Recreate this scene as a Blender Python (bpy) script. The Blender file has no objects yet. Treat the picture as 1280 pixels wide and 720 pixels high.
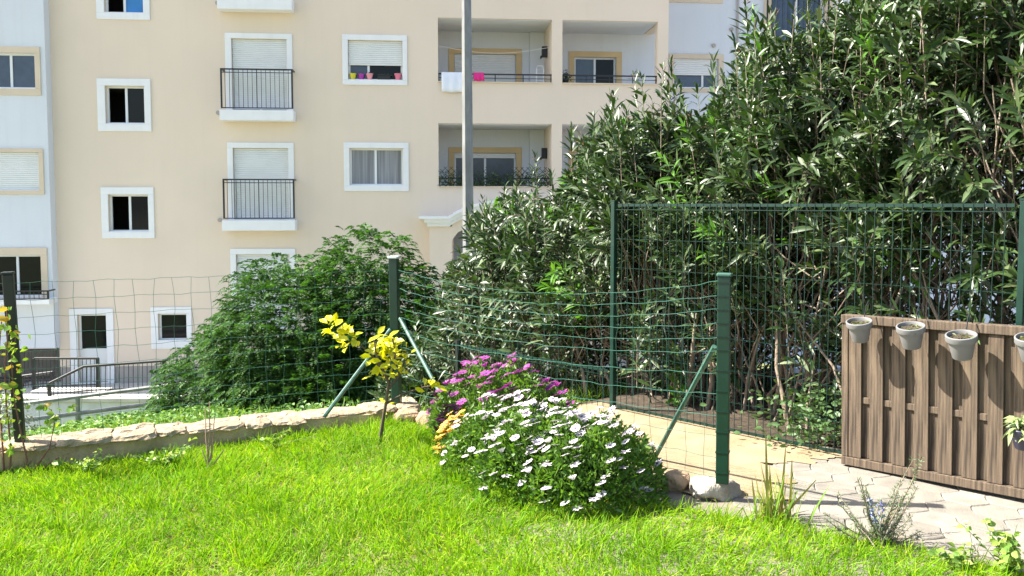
import bpy, math, random
import numpy as np
from mathutils import Vector, Matrix
R = math.radians
rng = np.random.default_rng(7); random.seed(7)
S = bpy.context.scene; COL = S.collection

# ---------------------------------------------------------------- camera, sky, sun
F = 1100.0; PITCH = R(3.7); PY = 327.0; EYE = 1.45       # focal length and principal row for a 1280 px wide frame
cd = bpy.data.cameras.new('camera'); cam = bpy.data.objects.new('camera', cd); COL.objects.link(cam)
cam.location = (0, 0, EYE); cam.rotation_euler = (R(90) - PITCH, 0, 0)
cd.sensor_width = 36; cd.lens = 36 * F / 1280; cd.shift_y = -(360 - PY) / 1280; cd.clip_end = 1000; cd.clip_start = .05
S.camera = cam
SUNV = Vector((-.96, .07, 1.05)).normalized()            # towards the sun
el = math.asin(SUNV.z); az = math.atan2(SUNV.x, SUNV.y)
w = bpy.data.worlds.new('World'); S.world = w; w.use_nodes = True
nt = w.node_tree; sky = nt.nodes.new('ShaderNodeTexSky'); sky.sky_type = 'NISHITA'; sky.sun_disc = False
sky.sun_elevation = el; sky.sun_rotation = az; sky.air_density = 1.0; sky.dust_density = 2.2; sky.ozone_density = 1.0
nt.links.new(sky.outputs[0], nt.nodes['Background'].inputs[0]); nt.nodes['Background'].inputs[1].default_value = .1
sl = bpy.data.lights.new('sun', 'SUN'); so = bpy.data.objects.new('sun', sl); COL.objects.link(so)
sl.energy = 5.0; sl.angle = R(.53); sl.color = (1, .95, .86)
so.rotation_euler = SUNV.to_track_quat('Z', 'Y').to_euler(); so.location = (-9, 2, 12)
S.view_settings.view_transform = 'Standard'; S.view_settings.look = 'None'; S.view_settings.exposure = 1.8
S.view_settings.gamma = 1; S.view_settings.use_curve_mapping = False
S.render.engine = 'CYCLES'

# ---------------------------------------------------------------- picking points
fw = Vector((0, math.cos(PITCH), -math.sin(PITCH))); upv = Vector((0, math.sin(PITCH), math.cos(PITCH)))
def ray(px, py): return Vector((1, 0, 0)) * ((px - 640) / F) + upv * ((PY - py) / F) + fw
def atY(px, py, Y): d = ray(px, py); return Vector((0, 0, EYE)) + d * (Y / d.y)
def atz(px, py, z=0.): d = ray(px, py); return Vector((0, 0, EYE)) + d * ((z - EYE) / d.z)
TH = R(5.2); B0 = Vector((0, 24.0, 0)); BX = Vector((math.cos(TH), math.sin(TH), 0)); BY = Vector((-math.sin(TH), math.cos(TH), 0))
def fl(px, py, dep=0.):
    d = ray(px, py); o = Vector((0, 0, EYE)); q = B0 + BY * dep
    p = o + d * ((q - o).dot(BY) / d.dot(BY)); return (p - B0).dot(BX), p.z
FA = Vector((.71, 6.12, 0)); FD = Vector((.7025, -.7116, 0)); FN = Vector((.7116, .7025, 0))   # mesh fence line; FN points behind it
def fence_pt(px, off=0.):                                 # distance along the fence line where column px meets it
    q = FA + FN * off; u = ray(px, 300); u = u.x / u.y
    return (u * q.y - q.x) / (FD.x - u * FD.y)
def fp(t, off=0., z=0.): p = FA + FD * t + FN * off; return Vector((p.x, p.y, z))

# ---------------------------------------------------------------- materials
def mat(name, col, rough=.7, var=.0, scale=8., col2=None, bump=0., bscale=40., transl=0., spec=.5, metal=0., island=None, tcol=None, detail=4., stretch=None, brough=None, coat=0.):
    m = bpy.data.materials.new(name); m.use_nodes = True; n = m.node_tree.nodes; l = m.node_tree.links
    b = n['Principled BSDF']; b.inputs['Roughness'].default_value = rough; b.inputs['Metallic'].default_value = metal
    b.inputs['Specular IOR Level'].default_value = spec; b.inputs['Coat Weight'].default_value = coat
    c1 = (*col, 1); tc = n.new('ShaderNodeTexCoord'); src = tc.outputs['Object']
    if stretch:
        mp = n.new('ShaderNodeMapping'); mp.inputs['Scale'].default_value = stretch; l.new(src, mp.inputs[0]); src = mp.outputs[0]
    out = None
    if col2 is not None or var:
        c2 = (*col2, 1) if col2 is not None else (*[max(0, c * (1 - var)) for c in col], 1)
        nz = n.new('ShaderNodeTexNoise'); nz.inputs['Scale'].default_value = scale; nz.inputs['Detail'].default_value = detail; l.new(src, nz.inputs[0])
        mr = n.new('ShaderNodeMapRange'); mr.inputs[1].default_value = .35; mr.inputs[2].default_value = .65; l.new(nz.outputs[0], mr.inputs[0])
        mx = n.new('ShaderNodeMix'); mx.data_type = 'RGBA'; mx.inputs[6].default_value = c1; mx.inputs[7].default_value = c2
        l.new(mr.outputs[0], mx.inputs[0]); out = mx.outputs[2]
    if island:                                            # list of colours picked per leaf / blade / stone
        g = n.new('ShaderNodeNewGeometry'); cr = n.new('ShaderNodeValToRGB'); l.new(g.outputs['Random Per Island'], cr.inputs[0])
        e = cr.color_ramp.elements; e[0].color = (*island[0], 1); e[0].position = 0; e[1].color = (*island[-1], 1); e[1].position = 1
        for i in range(1, len(island) - 1): q = e.new(i / (len(island) - 1)); q.color = (*island[i], 1)
        if out is not None:
            m2 = n.new('ShaderNodeMix'); m2.data_type = 'RGBA'; m2.blend_type = 'MULTIPLY'; m2.inputs[0].default_value = 1
            l.new(cr.outputs[0], m2.inputs[6]); l.new(out, m2.inputs[7]); out = m2.outputs[2]
        else: out = cr.outputs[0]
    if out is not None: l.new(out, b.inputs['Base Color'])
    else: b.inputs['Base Color'].default_value = c1
    if bump:
        nb = n.new('ShaderNodeTexNoise'); nb.inputs['Scale'].default_value = bscale; nb.inputs['Detail'].default_value = 6; l.new(src, nb.inputs[0])
        bp = n.new('ShaderNodeBump'); bp.inputs['Strength'].default_value = bump; bp.inputs['Distance'].default_value = .02
        l.new(nb.outputs[0], bp.inputs['Height']); l.new(bp.outputs[0], b.inputs['Normal'])
    if transl:
        t = n.new('ShaderNodeBsdfTranslucent'); ms = n.new('ShaderNodeMixShader'); ms.inputs[0].default_value = transl
        if out is not None:
            m3 = n.new('ShaderNodeMix'); m3.data_type = 'RGBA'; m3.blend_type = 'MULTIPLY'; m3.inputs[0].default_value = 1
            m3.inputs[7].default_value = (*(tcol or (1.6, 1.5, .7)), 1); l.new(out, m3.inputs[6]); l.new(m3.outputs[2], t.inputs[0])
        else: t.inputs[0].default_value = c1
        l.new(b.outputs[0], ms.inputs[1]); l.new(t.outputs[0], ms.inputs[2]); l.new(ms.outputs[0], n['Material Output'].inputs[0])
    return m
M = {}
def streaks(m, amt=.1):
    n = m.node_tree.nodes; l = m.node_tree.links; b = n['Principled BSDF']; src = b.inputs['Base Color'].links[0].from_socket
    tc = n.new('ShaderNodeTexCoord'); mp = n.new('ShaderNodeMapping'); mp.inputs['Scale'].default_value = (3.2, 3.2, .16); nz = n.new('ShaderNodeTexNoise'); nz.inputs['Scale'].default_value = 1.3; nz.inputs['Detail'].default_value = 7; nz.inputs['Roughness'].default_value = .65
    l.new(tc.outputs['Object'], mp.inputs[0]); l.new(mp.outputs[0], nz.inputs[0]); mr = n.new('ShaderNodeMapRange'); mr.inputs[1].default_value = .5; mr.inputs[2].default_value = .78; mr.inputs[3].default_value = 1.; mr.inputs[4].default_value = 1 - amt; l.new(nz.outputs[0], mr.inputs[0])
    mx = n.new('ShaderNodeMix'); mx.data_type = 'RGBA'; mx.blend_type = 'MULTIPLY'; mx.inputs[0].default_value = 1; l.new(src, mx.inputs[6]); l.new(mr.outputs[0], mx.inputs[7]); l.new(mx.outputs[2], b.inputs['Base Color'])
M['beige'] = mat('beige_render', (.76, .637, .51), .9, .05, .5, bump=.25, bscale=60)
M['trim'] = mat('ochre_trim', (.62, .46, .25), .85, .08, 2)
M['trim2'] = mat('sand_trim', (.66, .55, .41), .85, .08, 2)
M['white'] = mat('white_render', (.66, .69, .73), .85, .05, .6, bump=.2, bscale=60)
M['whitep'] = mat('white_paint', (.8, .8, .8), .6, .04, 3)
M['shutter'] = mat('shutter_slats', (.74, .75, .74), .5, .06, 3)
M['alu'] = mat('window_frame_paint', (.72, .74, .74), .4)
M['glass'] = mat('dark_window_glass', (.008, .01, .011), .08, spec=.2)
M['glassb'] = mat('blue_grey_window_glass', (.05, .075, .12), .15, .3, 3, spec=.6)
M['glassblue'] = mat('bright_blue_window_glass', (.03, .22, .55), .2, .2, 2)
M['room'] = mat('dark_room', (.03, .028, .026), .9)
M['curtain'] = mat('grey_curtain', (.33, .34, .36), .85, .5, 14, stretch=(1, 1, .02))
M['plinth'] = mat('grey_plinth', (.42, .38, .34), .9, .12, 3)
M['black'] = mat('black_iron', (.012, .013, .015), .45, .2, 20)
M['conc'] = mat('pale_concrete', (.55, .53, .48), .9, .2, 3, bump=.3)
M['concg'] = mat('grey_white_wall', (.6, .62, .65), .9, .12, 2, bump=.3)
M['galv'] = mat('galvanised_steel', (.24, .245, .24), .5, .35, 9, metal=.1, stretch=(1, 1, .35))
M['green'] = mat('green_coated_steel', (.002, .03, .02), .36, .25, 12, coat=.15)
M['greenl'] = mat('green_wire', (.003, .03, .022), .38, .3, 12)
M['gwire'] = mat('garden_wire', (.07, .2, .15), .35, .3, 12)
M['greenb'] = mat('green_brace_paint', (.06, .15, .11), .5, .35, 20)
M['dark'] = mat('dark_green_black_steel', (.006, .012, .01), .45, .2, 12)
M['capw'] = mat('faded_cap', (.5, .58, .55), .6)

streaks(M['beige'], .03); streaks(M['white'], .06); streaks(M['whitep'], .08); streaks(M['plinth'], .25); streaks(M['concg'], .25)
# ---------------------------------------------------------------- object helpers
def tag(o, label=None, cat=None, group=None, kind=None):
    if label: o['label'] = label
    if cat: o['category'] = cat
    if group: o['group'] = group
    if kind: o['kind'] = kind
    return o
def empty(name, loc=(0, 0, 0), rz=0., label=None, cat=None, group=None, rx=0, ry=0):
    o = bpy.data.objects.new(name, None); COL.objects.link(o); o.location = loc; o.rotation_euler = (rx, ry, rz); o.empty_display_size = .1
    return tag(o, label, cat, group)
def link(name, me, m, parent=None, loc=None, smooth=False):
    o = bpy.data.objects.new(name, me); COL.objects.link(o)
    if m is not None and not me.materials:
        for q in (m if isinstance(m, (list, tuple)) else [m]): me.materials.append(q)
    if parent: o.parent = parent
    if loc is not None: o.location = loc
    return o
def np_mesh(name, V, T, mi=None, smooth=True):           # V (n,3), T (m,3) triangles or (m,4) quads
    V = np.asarray(V, np.float32); T = np.asarray(T, np.int32); k = T.shape[1]
    me = bpy.data.meshes.new(name); me.vertices.add(len(V)); me.vertices.foreach_set('co', V.ravel())
    me.loops.add(T.size); me.loops.foreach_set('vertex_index', T.ravel()); me.polygons.add(len(T))
    me.polygons.foreach_set('loop_start', np.arange(0, T.size, k, dtype=np.int32))
    me.polygons.foreach_set('use_smooth', np.full(len(T), smooth))
    if mi is not None: me.polygons.foreach_set('material_index', np.asarray(mi, np.int32))
    me.update(calc_edges=True); me.validate(); return me
class MB:
    def __init__(s): s.v = []; s.f = []; s.m = []
    def add(s, vs, fs, mi=0):
        b = len(s.v); s.v += [tuple(v) for v in vs]; s.f += [tuple(b + i for i in f) for f in fs]; s.m += [mi] * len(fs); return s
    def box(s, x0, x1, y0, y1, z0, z1, mi=0, mt=None):
        vs = [Vector((x, y, z)) for z in (z0, z1) for y in (y0, y1) for x in (x0, x1)]
        if mt: vs = [mt @ v for v in vs]
        return s.add(vs, [(0, 2, 3, 1), (4, 5, 7, 6), (0, 1, 5, 4), (2, 6, 7, 3), (0, 4, 6, 2), (1, 3, 7, 5)], mi)
    def tube(s, pts, r, n=8, mi=0, cap=True):
        pts = [Vector(p) for p in pts]; rs = r if isinstance(r, (list, tuple)) else [r] * len(pts); b = len(s.v)
        for i, p in enumerate(pts):
            d = (pts[min(i + 1, len(pts) - 1)] - pts[max(i - 1, 0)]).normalized()
            a = d.cross(Vector((0, 0, 1)) if abs(d.z) < .95 else Vector((1, 0, 0))).normalized(); c = d.cross(a)
            for k in range(n):
                t = 2 * math.pi * (k + .5) / n; s.v.append(tuple(p + (a * math.cos(t) + c * math.sin(t)) * rs[i]))
        for i in range(len(pts) - 1):
            for k in range(n):
                q = b + i * n; k2 = (k + 1) % n; s.f.append((q + k, q + k2, q + n + k2, q + n + k)); s.m.append(mi)
        if cap:
            s.f.append(tuple(b + k for k in range(n))[::-1]); s.f.append(tuple(b + (len(pts) - 1) * n + k for k in range(n))); s.m += [mi, mi]
        return s
    def lathe(s, prof, n=24, mi=0, c=(0, 0, 0)):
        b = len(s.v)
        for r, z in prof:
            for k in range(n): t = 2 * math.pi * k / n; s.v.append((c[0] + r * math.cos(t), c[1] + r * math.sin(t), c[2] + z))
        for i in range(len(prof) - 1):
            for k in range(n):
                q = b + i * n; k2 = (k + 1) % n; s.f.append((q + k, q + k2, q + n + k2, q + n + k)); s.m.append(mi)
        return s
    def build(s, name, m, parent=None, smooth=False, loc=None, bevel=0.):
        me = bpy.data.meshes.new(name); me.from_pydata(s.v, [], s.f); me.polygons.foreach_set('material_index', s.m)
        if smooth: me.polygons.foreach_set('use_smooth', [True] * len(s.f))
        me.update(); o = link(name, me, m, parent, loc)
        if bevel: bv = o.modifiers.new('bevel', 'BEVEL'); bv.width = bevel; bv.segments = 2; bv.limit_method = 'ANGLE'
        if smooth: me.set_sharp_from_angle(angle=R(40))
        return o
def nrm(a): return a / np.maximum(np.linalg.norm(a, axis=-1, keepdims=True), 1e-9)
def tubes_np(P, Rr, n=5):                                 # P (N,K,3), Rr (N,K) -> V,T(quads)
    N, K, _ = P.shape; d = np.empty_like(P); d[:, 1:-1] = P[:, 2:] - P[:, :-2]; d[:, 0] = P[:, 1] - P[:, 0]; d[:, -1] = P[:, -1] - P[:, -2]; d = nrm(d)
    ref = np.where(np.abs(d[..., 2:3]) < .95, np.array([0, 0, 1.]), np.array([1., 0, 0])); a = nrm(np.cross(d, ref)); c = np.cross(d, a)
    t = 2 * np.pi * np.arange(n) / n
    V = P[:, :, None] + (a[:, :, None] * np.cos(t)[None, None, :, None] + c[:, :, None] * np.sin(t)[None, None, :, None]) * Rr[:, :, None, None]
    k = np.arange(n); k2 = (k + 1) % n; i = np.arange(K - 1)[:, None] * n
    q = np.stack([i + k, i + k2, i + n + k2, i + n + k], -1).reshape(-1, 4)
    T = (q[None] + (np.arange(N) * K * n)[:, None, None]).reshape(-1, 4); return V.reshape(-1, 3), T
LEAF = (np.array([[0, 0, 0], [.28, -.42, .06], [.28, 0, 0], [.28, .42, .06], [.62, -.5, .07], [.62, 0, 0], [.62, .5, .07], [1, 0, 0]], float),
        np.array([[0, 1, 2], [0, 2, 3], [1, 4, 5], [1, 5, 2], [2, 5, 6], [2, 6, 3], [4, 7, 5], [5, 7, 6]]))
LEAF4 = (np.array([[0, 0, 0], [.45, -.5, .05], [.45, .5, .05], [1, 0, 0]], float), np.array([[0, 1, 3], [0, 3, 2]]))
BLADE = (np.array([[0, -.5, 0], [0, .5, 0], [.4, -.45, 0], [.4, .45, 0], [.75, -.3, 0], [.75, .3, 0], [1, 0, 0]], float),
         np.array([[0, 1, 3], [0, 3, 2], [2, 3, 5], [2, 5, 4], [4, 5, 6]]))
def leaves_np(O, D, Nn, L, W, droop, tpl=LEAF):
    """leaves from origin O along D with upper side Nn; droop bends the blade towards -z"""
    D = nrm(D); Bv = nrm(np.cross(Nn, D)); Nn = np.cross(D, Bv); v, T = tpl; t = v[:, 0]; m = len(O)
    V = O[:, None] + D[:, None] * (t[None, :, None] * L[:, None, None]) + Bv[:, None] * (v[None, :, 1, None] * W[:, None, None]) + Nn[:, None] * (v[None, :, 2, None] * W[:, None, None] * 2.2)
    V[:, :, 2] -= (droop * L)[:, None] * (t ** 2)[None]
    TT = (T[None] + (np.arange(m) * len(v))[:, None, None]).reshape(-1, 3); return V.reshape(-1, 3), TT
def cat_t(parts):
    Vs = []; Ts = []; b = 0
    for V, T in parts: Vs.append(V); Ts.append(T + b); b += len(V)
    return np.concatenate(Vs), np.concatenate(Ts)
def rdir(n, zlo=-1., zhi=1.):
    z = rng.uniform(zlo, zhi, n); a = rng.uniform(0, 2 * np.pi, n); r = np.sqrt(1 - np.clip(z, -1, 1) ** 2); return np.stack([r * np.cos(a), r * np.sin(a), z], -1)

# ================================================================ THE SETTING
def garden_z(x, y): return 0.
gm = MB(); gm.add([(-300, -300, -3.6), (300, -300, -3.6), (300, 400, -3.6), (-300, 400, -3.6)], [(0, 1, 2, 3)])
tag(gm.build('ground', mat('town_ground', (.30, .27, .21), .95, .3, .15)), kind='structure')
# corners of the garden platform
PL = Vector((-2.80, 4.98, 0)); PC = Vector((-.79, 5.93, 0)); PR = Vector((1.0, 4.2, 0)); LE = Vector((1.86, 3.55, 0))
WL = PL + (PL - PC).normalized() * 5.5                    # far left end of the stone wall
def bank_z(x, y):                                         # lower bank behind the stone wall
    d = (Vector((x, y, 0)) - PC).dot(Vector((-(PC - PL).y, (PC - PL).x, 0)).normalized())   # distance beyond wall line
    d = max(d, 0); z = -.16 - .185 * d - .3 * max(d - 7.2, 0) + .03 * (x + 4) + .05 * math.sin(x * 1.3 + y * .7) + .04 * math.sin(x * 2.9 - y * 1.7)
    return max(z, -3.4)
# lawn soil, dipping a little towards the stone wall
WDv = (PC - PL).normalized()
def lawn_z(x, y):
    d = (PL.x - x) * -WDv.y + (PL.y - y) * WDv.x          # distance on the lawn side of the wall
    return -.045 * np.clip((-x - 1.0) / 1.0, 0, 1) * np.clip(1 - (np.abs(d) - .2) / 1.4, 0, 1)
lawn_poly = [(WL.x, WL.y), (PL.x, PL.y), (PC.x, PC.y), (PR.x, PR.y), (LE.x, LE.y), (2.9, 2.0), (2.9, -6), (-8, -6)]
def inside(x, y, poly):
    c = False
    for i in range(len(poly)):
        x0, y0 = poly[i]; x1, y1 = poly[(i + 1) % len(poly)]
        if (y0 > y) != (y1 > y) and x < (x1 - x0) * (y - y0) / (y1 - y0) + x0: c = not c
    return c
lm = MB(); gs = .12
for ix in range(int(11 / gs)):
    for iy in range(int(12.2 / gs)):
        x, y = -8 + ix * gs, -6 + iy * gs
        if not inside(x + gs / 2, y + gs / 2, lawn_poly): continue
        q = [(x, y), (x + gs, y), (x + gs, y + gs), (x, y + gs)]; lm.add([(a_, b_, float(lawn_z(a_, b_))) for a_, b_ in q], [(0, 1, 2, 3)])
        for k in range(4):
            mx_, my_ = (q[k][0] + q[(k + 1) % 4][0]) / 2 + (0, gs / 2, 0, -gs / 2)[k], (q[k][1] + q[(k + 1) % 4][1]) / 2 + (-gs / 2, 0, gs / 2, 0)[k]
            if not inside(mx_, my_, lawn_poly): a_, b_ = q[k], q[(k + 1) % 4]; lm.add([(*a_, -2.5), (*b_, -2.5), (*b_, float(lawn_z(*b_))), (*a_, float(lawn_z(*a_)))], [(0, 1, 2, 3)])
M['soil'] = mat('lawn_soil', (.10, .13, .03), .95, col2=(.16, .13, .05), scale=5, bump=.5, bscale=30)
tag(lm.build('lawn_soil', M['soil']), kind='structure')
# path : pavers + cream concrete strip, then a ramp going down to the left
def pav_mat():
    m = bpy.data.materials.new('hexagonal_pavers'); m.use_nodes = True; n = m.node_tree.nodes; l = m.node_tree.links; b = n['Principled BSDF']
    b.inputs['Roughness'].default_value = .9
    g = n.new('ShaderNodeNewGeometry'); cr = n.new('ShaderNodeValToRGB'); l.new(g.outputs['Random Per Island'], cr.inputs[0])
    cr.color_ramp.elements[0].color = (.2, .18, .148, 1); cr.color_ramp.elements[1].color = (.25, .228, .188, 1)
    tc = n.new('ShaderNodeTexCoord'); nz = n.new('ShaderNodeTexNoise'); nz.inputs['Scale'].default_value = 9; nz.inputs['Detail'].default_value = 8; l.new(tc.outputs['Object'], nz.inputs[0])
    mr = n.new('ShaderNodeMapRange'); mr.inputs[1].default_value = .3; mr.inputs[2].default_value = .7; mr.inputs[3].default_value = .75; mr.inputs[4].default_value = 1.08; l.new(nz.outputs[0], mr.inputs[0])
    mx = n.new('ShaderNodeMix'); mx.data_type = 'RGBA'; mx.blend_type = 'MULTIPLY'; mx.inputs[0].default_value = 1; l.new(cr.outputs[0], mx.inputs[6]); l.new(mr.outputs[0], mx.inputs[7]); l.new(mx.outputs[2], b.inputs['Base Color'])
    bp = n.new('ShaderNodeBump'); bp.inputs['Strength'].default_value = .35; bp.inputs['Distance'].default_value = .01; nb = n.new('ShaderNodeTexNoise'); nb.inputs['Scale'].default_value = 120; l.new(tc.outputs['Object'], nb.inputs[0]); l.new(nb.outputs[0], bp.inputs['Height']); l.new(bp.outputs[0], b.inputs['Normal'])
    return m
base = MB(); a0 = fp(1.15, -1.25); a1 = fp(6, -4.5); b0 = fp(1.15, .12); b1 = fp(6, .12); c0 = fp(1.15, -2.4)
base.add([(c0.x, c0.y, .004), (a1.x, a1.y, .004), (b1.x, b1.y, .004), (b0.x, b0.y, .004)], [(0, 1, 2, 3)])
tag(base.build('paver_bedding', mat('sandy_joint_fill', (.2, .175, .13), .95, .3, 12)), kind='structure')
pv = MB(); rr = .115
for i in range(0, 34):
    for j in range(0, 22):
        t = 1.2 + i * 1.5 * rr; o_ = .05 - (j + .5 * (i % 2)) * rr * 1.7320508; c = fp(t, o_)
        if t < 1.42 + (-o_) * .2 + .1 * math.sin(j * 2.1) or t > 5.6 or inside(c.x, c.y - .03, lawn_poly): continue
        tz = .014 + rng.normal(0, .0022); rz_ = rng.normal(0, .02); tx = rng.normal(0, .008); ty = rng.normal(0, .008); ring_ = []
        for k in range(12):
            an = math.pi / 3 * (k // 2) + (0 if k % 2 == 0 else math.pi / 6); r_ = rr * .985 if k % 2 == 0 else rr * .985 * .866 * (1.045 if (k // 2) % 2 else .955)
            ring_.append(Vector((math.cos(an + rz_) * r_, math.sin(an + rz_) * r_, 0)))
        W_ = lambda q, z: (c.x + FD.x * q.x + FN.x * q.y, c.y + FD.y * q.x + FN.y * q.y, z + (tx * q.x + ty * q.y))
        pv.add([W_(q, 0) for q in ring_] + [W_(q, tz - .005) for q in ring_] + [W_(q * .955, tz) for q in ring_],
               [(k, (k + 1) % 12, 12 + (k + 1) % 12, 12 + k) for k in range(12)] + [(12 + k, 12 + (k + 1) % 12, 24 + (k + 1) % 12, 24 + k) for k in range(12)] + [tuple(range(24, 36))])
tag(pv.build('paved_path', pav_mat()), kind='structure')
cp = MB(); g = []
for i, t in enumerate(np.linspace(-6, 1.62, 60)):
    for o_ in np.linspace(-1.16, .1, 60):
        z = .017 if t > -.2 else .017 - .28 * (-.2 - t); e = min(t, 1.62)
        tt = t + max(0, (t - 1.0) / .62) * (.13 * math.sin(o_ * 7 + 1) + .06 * math.sin(o_ * 19) + .035 * math.sin(o_ * 47) + .02 * math.sin(o_ * 91))
        g.append(fp(tt, o_, z))
cp.add(g, [(i * 60 + j, (i + 1) * 60 + j, (i + 1) * 60 + j + 1, i * 60 + j + 1) for i in range(59) for j in range(59)])
tag(cp.build('concrete_path', mat('cream_concrete', (.3, .235, .14), .9, col2=(.24, .18, .1), scale=5, bump=.3, bscale=90), smooth=True), kind='structure')
# planting bed behind the fence (earth under the oleanders), dropping to the left
eb = MB(); g = []; nu, nv = 50, 24
for t in np.linspace(-7, 5.5, nu):
    for o_ in np.linspace(.1, 12, nv):
        z = .01 if t > -.2 else .01 - .28 * (-.2 - t); z = max(z - max(0, o_ - 2.2) * .35, -3.5)
        p = fp(t, o_, z + (.03 * math.sin(t * 7 + o_ * 5) if o_ > .2 else 0)); g.append(p)
eb.add(g, [(i * nv + j, (i + 1) * nv + j, (i + 1) * nv + j + 1, i * nv + j + 1) for i in range(nu - 1) for j in range(nv - 1)])
tag(eb.build('earth_bed', mat('dry_earth', (.03, .02, .012), .95, col2=(.07, .05, .03), scale=14, bump=.6), smooth=True), kind='structure')
# lower bank with rough grass
bk = MB(); g = []; nu, nv = 70, 60; wd = (PC - PL).normalized(); wn = Vector((-wd.y, wd.x, 0))
def bpt(u, v): p = PC + wd * u + wn * v; return p.x, p.y
for u in np.linspace(-22, 5.5, nu):
    for v in np.linspace(.12, 14.5, nv): x, y = bpt(u, v); g.append((x, y, bank_z(x, y)))
bk.add(g, [(i * nv + j, (i + 1) * nv + j, (i + 1) * nv + j + 1, i * nv + j + 1) for i in range(nu - 1) for j in range(nv - 1)])
tag(bk.build('grass_bank', mat('bank_soil', (.09, .14, .03), .95, col2=(.16, .15, .06), scale=3, bump=.5), smooth=True), kind='structure')
# street pavement between the bank and the flats
st = MB(); st.add([(-30, 12, -3.52), (40, 12, -3.52), (40, 60, -3.52), (-30, 60, -3.52)], [(0, 1, 2, 3)])
tag(st.build('street', mat('street_asphalt', (.25, .25, .25), .9, .2, 2)), kind='structure')

# ================================================================ APARTMENT BUILDING
B = empty('apartment_building', B0, TH, 'cream and white apartment block with shuttered windows, loggias and small iron balconies', 'building')
beige_holes = []; white_l_holes = []; white_r_holes = []
def wall(name, x0, x1, z0, z1, y, holes, m, thick=.3, flip=False):
    mb = MB(); xs = sorted({x0, x1, *[q for h in holes for q in h[:2]]}); zs = sorted({z0, z1, *[q for h in holes for q in h[2:4]]})
    xs = [q for q in xs if x0 <= q <= x1]; zs = [q for q in zs if z0 <= q <= z1]
    for i in range(len(xs) - 1):
        for j in range(len(zs) - 1):
            cx = (xs[i] + xs[i + 1]) / 2; cz = (zs[j] + zs[j + 1]) / 2
            if any(h[0] < cx < h[1] and h[2] < cz < h[3] for h in holes): continue
            mb.add([(xs[i], y, zs[j]), (xs[i + 1], y, zs[j]), (xs[i + 1], y, zs[j + 1]), (xs[i], y, zs[j + 1])], [(0, 1, 2, 3)])
    for h in holes:
        a, b, c, d = h[:4]; q = y + h[4]
        mb.add([(a, y, c), (b, y, c), (b, y, d), (a, y, d), (a, q, c), (b, q, c), (b, q, d), (a, q, d)], [(0, 4, 5, 1), (2, 6, 7, 3), (3, 7, 4, 0)] + ([] if len(h) > 5 else [(1, 5, 6, 2)]))
    return mb
def rect(px0, py0, px1, py1, dep=0.):
    a, zt = fl(px0, py0, dep); b, _ = fl(px1, py0, dep); _, zb = fl(px0, py1, dep); a2, _ = fl(px0, py1, dep); b2, _ = fl(px1, py1, dep)
    return ((a + a2) / 2 if px0 > -50 else a, (b + b2) / 2, zb, zt)
def ring(mb, o, i, y0, y1, mi=0):                          # frame between outer rect o and inner rect i
    mb.box(o[0], o[1], y0, y1, i[3], o[3], mi); mb.box(o[0], o[1], y0, y1, o[2], i[2], mi)
    mb.box(o[0], i[0], y0, y1, i[2], i[3], mi); mb.box(i[1], o[1], y0, y1, i[2], i[3], mi)
def slats(x0, x1, z0, z1, y, step=.05):
    mb = MB(); n = max(2, int((z1 - z0) / step)); h = (z1 - z0) / n; V = []; 
    for k in range(n + 1):
        zz = z1 - k * h
        V += [(x0, y + .012, zz), (x1, y + .012, zz)]
        if k < n: V += [(x0, y - .004, zz - h * .25), (x1, y - .004, zz - h * .25), (x0, y - .004, zz - h * .85), (x1, y - .004, zz - h * .85)]
    mb.add(V, [(i * 2, i * 2 + 2, i * 2 + 3, i * 2 + 1) for i in range(len(V) // 2 - 1)]); return mb
def window(holes, out, inn, dep=0., surround='whitep', shut=0., left='glass', right='glass', mull=.5, curtain=False, name='window', label=None, split=True, sill=True, panel=0.):
    """out / inn pixel boxes; dep = depth of the wall face behind the main facade"""
    o = rect(*out, dep); i = rect(*inn, dep); holes.append((*i, .16))
    mb = MB(); ring(mb, o, i, dep - .035, dep + .0); w_ = mb.build(name, M[surround], B, bevel=.008)
    if label: w_['label'] = label
    y = dep + .11; x0, x1, z0, z1 = i
    fr = MB(); f2 = (x0 + .05, x1 - .05, z0 + .05, z1 - .05); ring(fr, i, f2, y, y + .05)
    mx = f2[0] + (f2[1] - f2[0]) * mull
    if split: fr.box(mx - .03, mx + .03, y - .01, y + .04, f2[2], f2[3])
    if panel: zp = f2[2] + panel; fr.box(f2[0], f2[1], y + .005, y + .03, f2[2], zp)
    fr.build('frame', M['alu'], w_)
    zb = f2[2] + panel; zt = f2[3]
    if not split: mx = f2[1] + .03
    for a, b, k in ((f2[0], mx - .03, left), (mx + .03, f2[1], right)):
        if b <= a: continue
        if k == 'open':
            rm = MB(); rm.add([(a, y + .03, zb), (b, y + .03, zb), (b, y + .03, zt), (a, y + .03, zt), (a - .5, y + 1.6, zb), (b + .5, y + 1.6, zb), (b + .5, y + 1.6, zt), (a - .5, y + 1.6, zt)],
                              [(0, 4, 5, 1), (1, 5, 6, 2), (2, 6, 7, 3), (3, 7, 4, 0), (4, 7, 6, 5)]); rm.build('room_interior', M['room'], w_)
        else:
            pn = MB(); pn.box(a, b, y + .02, y + .03, zb, zt); pn.build('pane', M[k], w_)
    if shut: slats(x0 + .01, x1 - .01, z1 - (z1 - z0) * shut, z1, y - .05).build('shutter', M['shutter'], w_)
    if sill and not name.startswith('d'): sb = MB(); sb.box(x0, x1, dep - .02, y + .0, z0 - .0, z0 + .02); sb.build('sill', M['whitep'], w_)
    return w_, i
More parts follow.
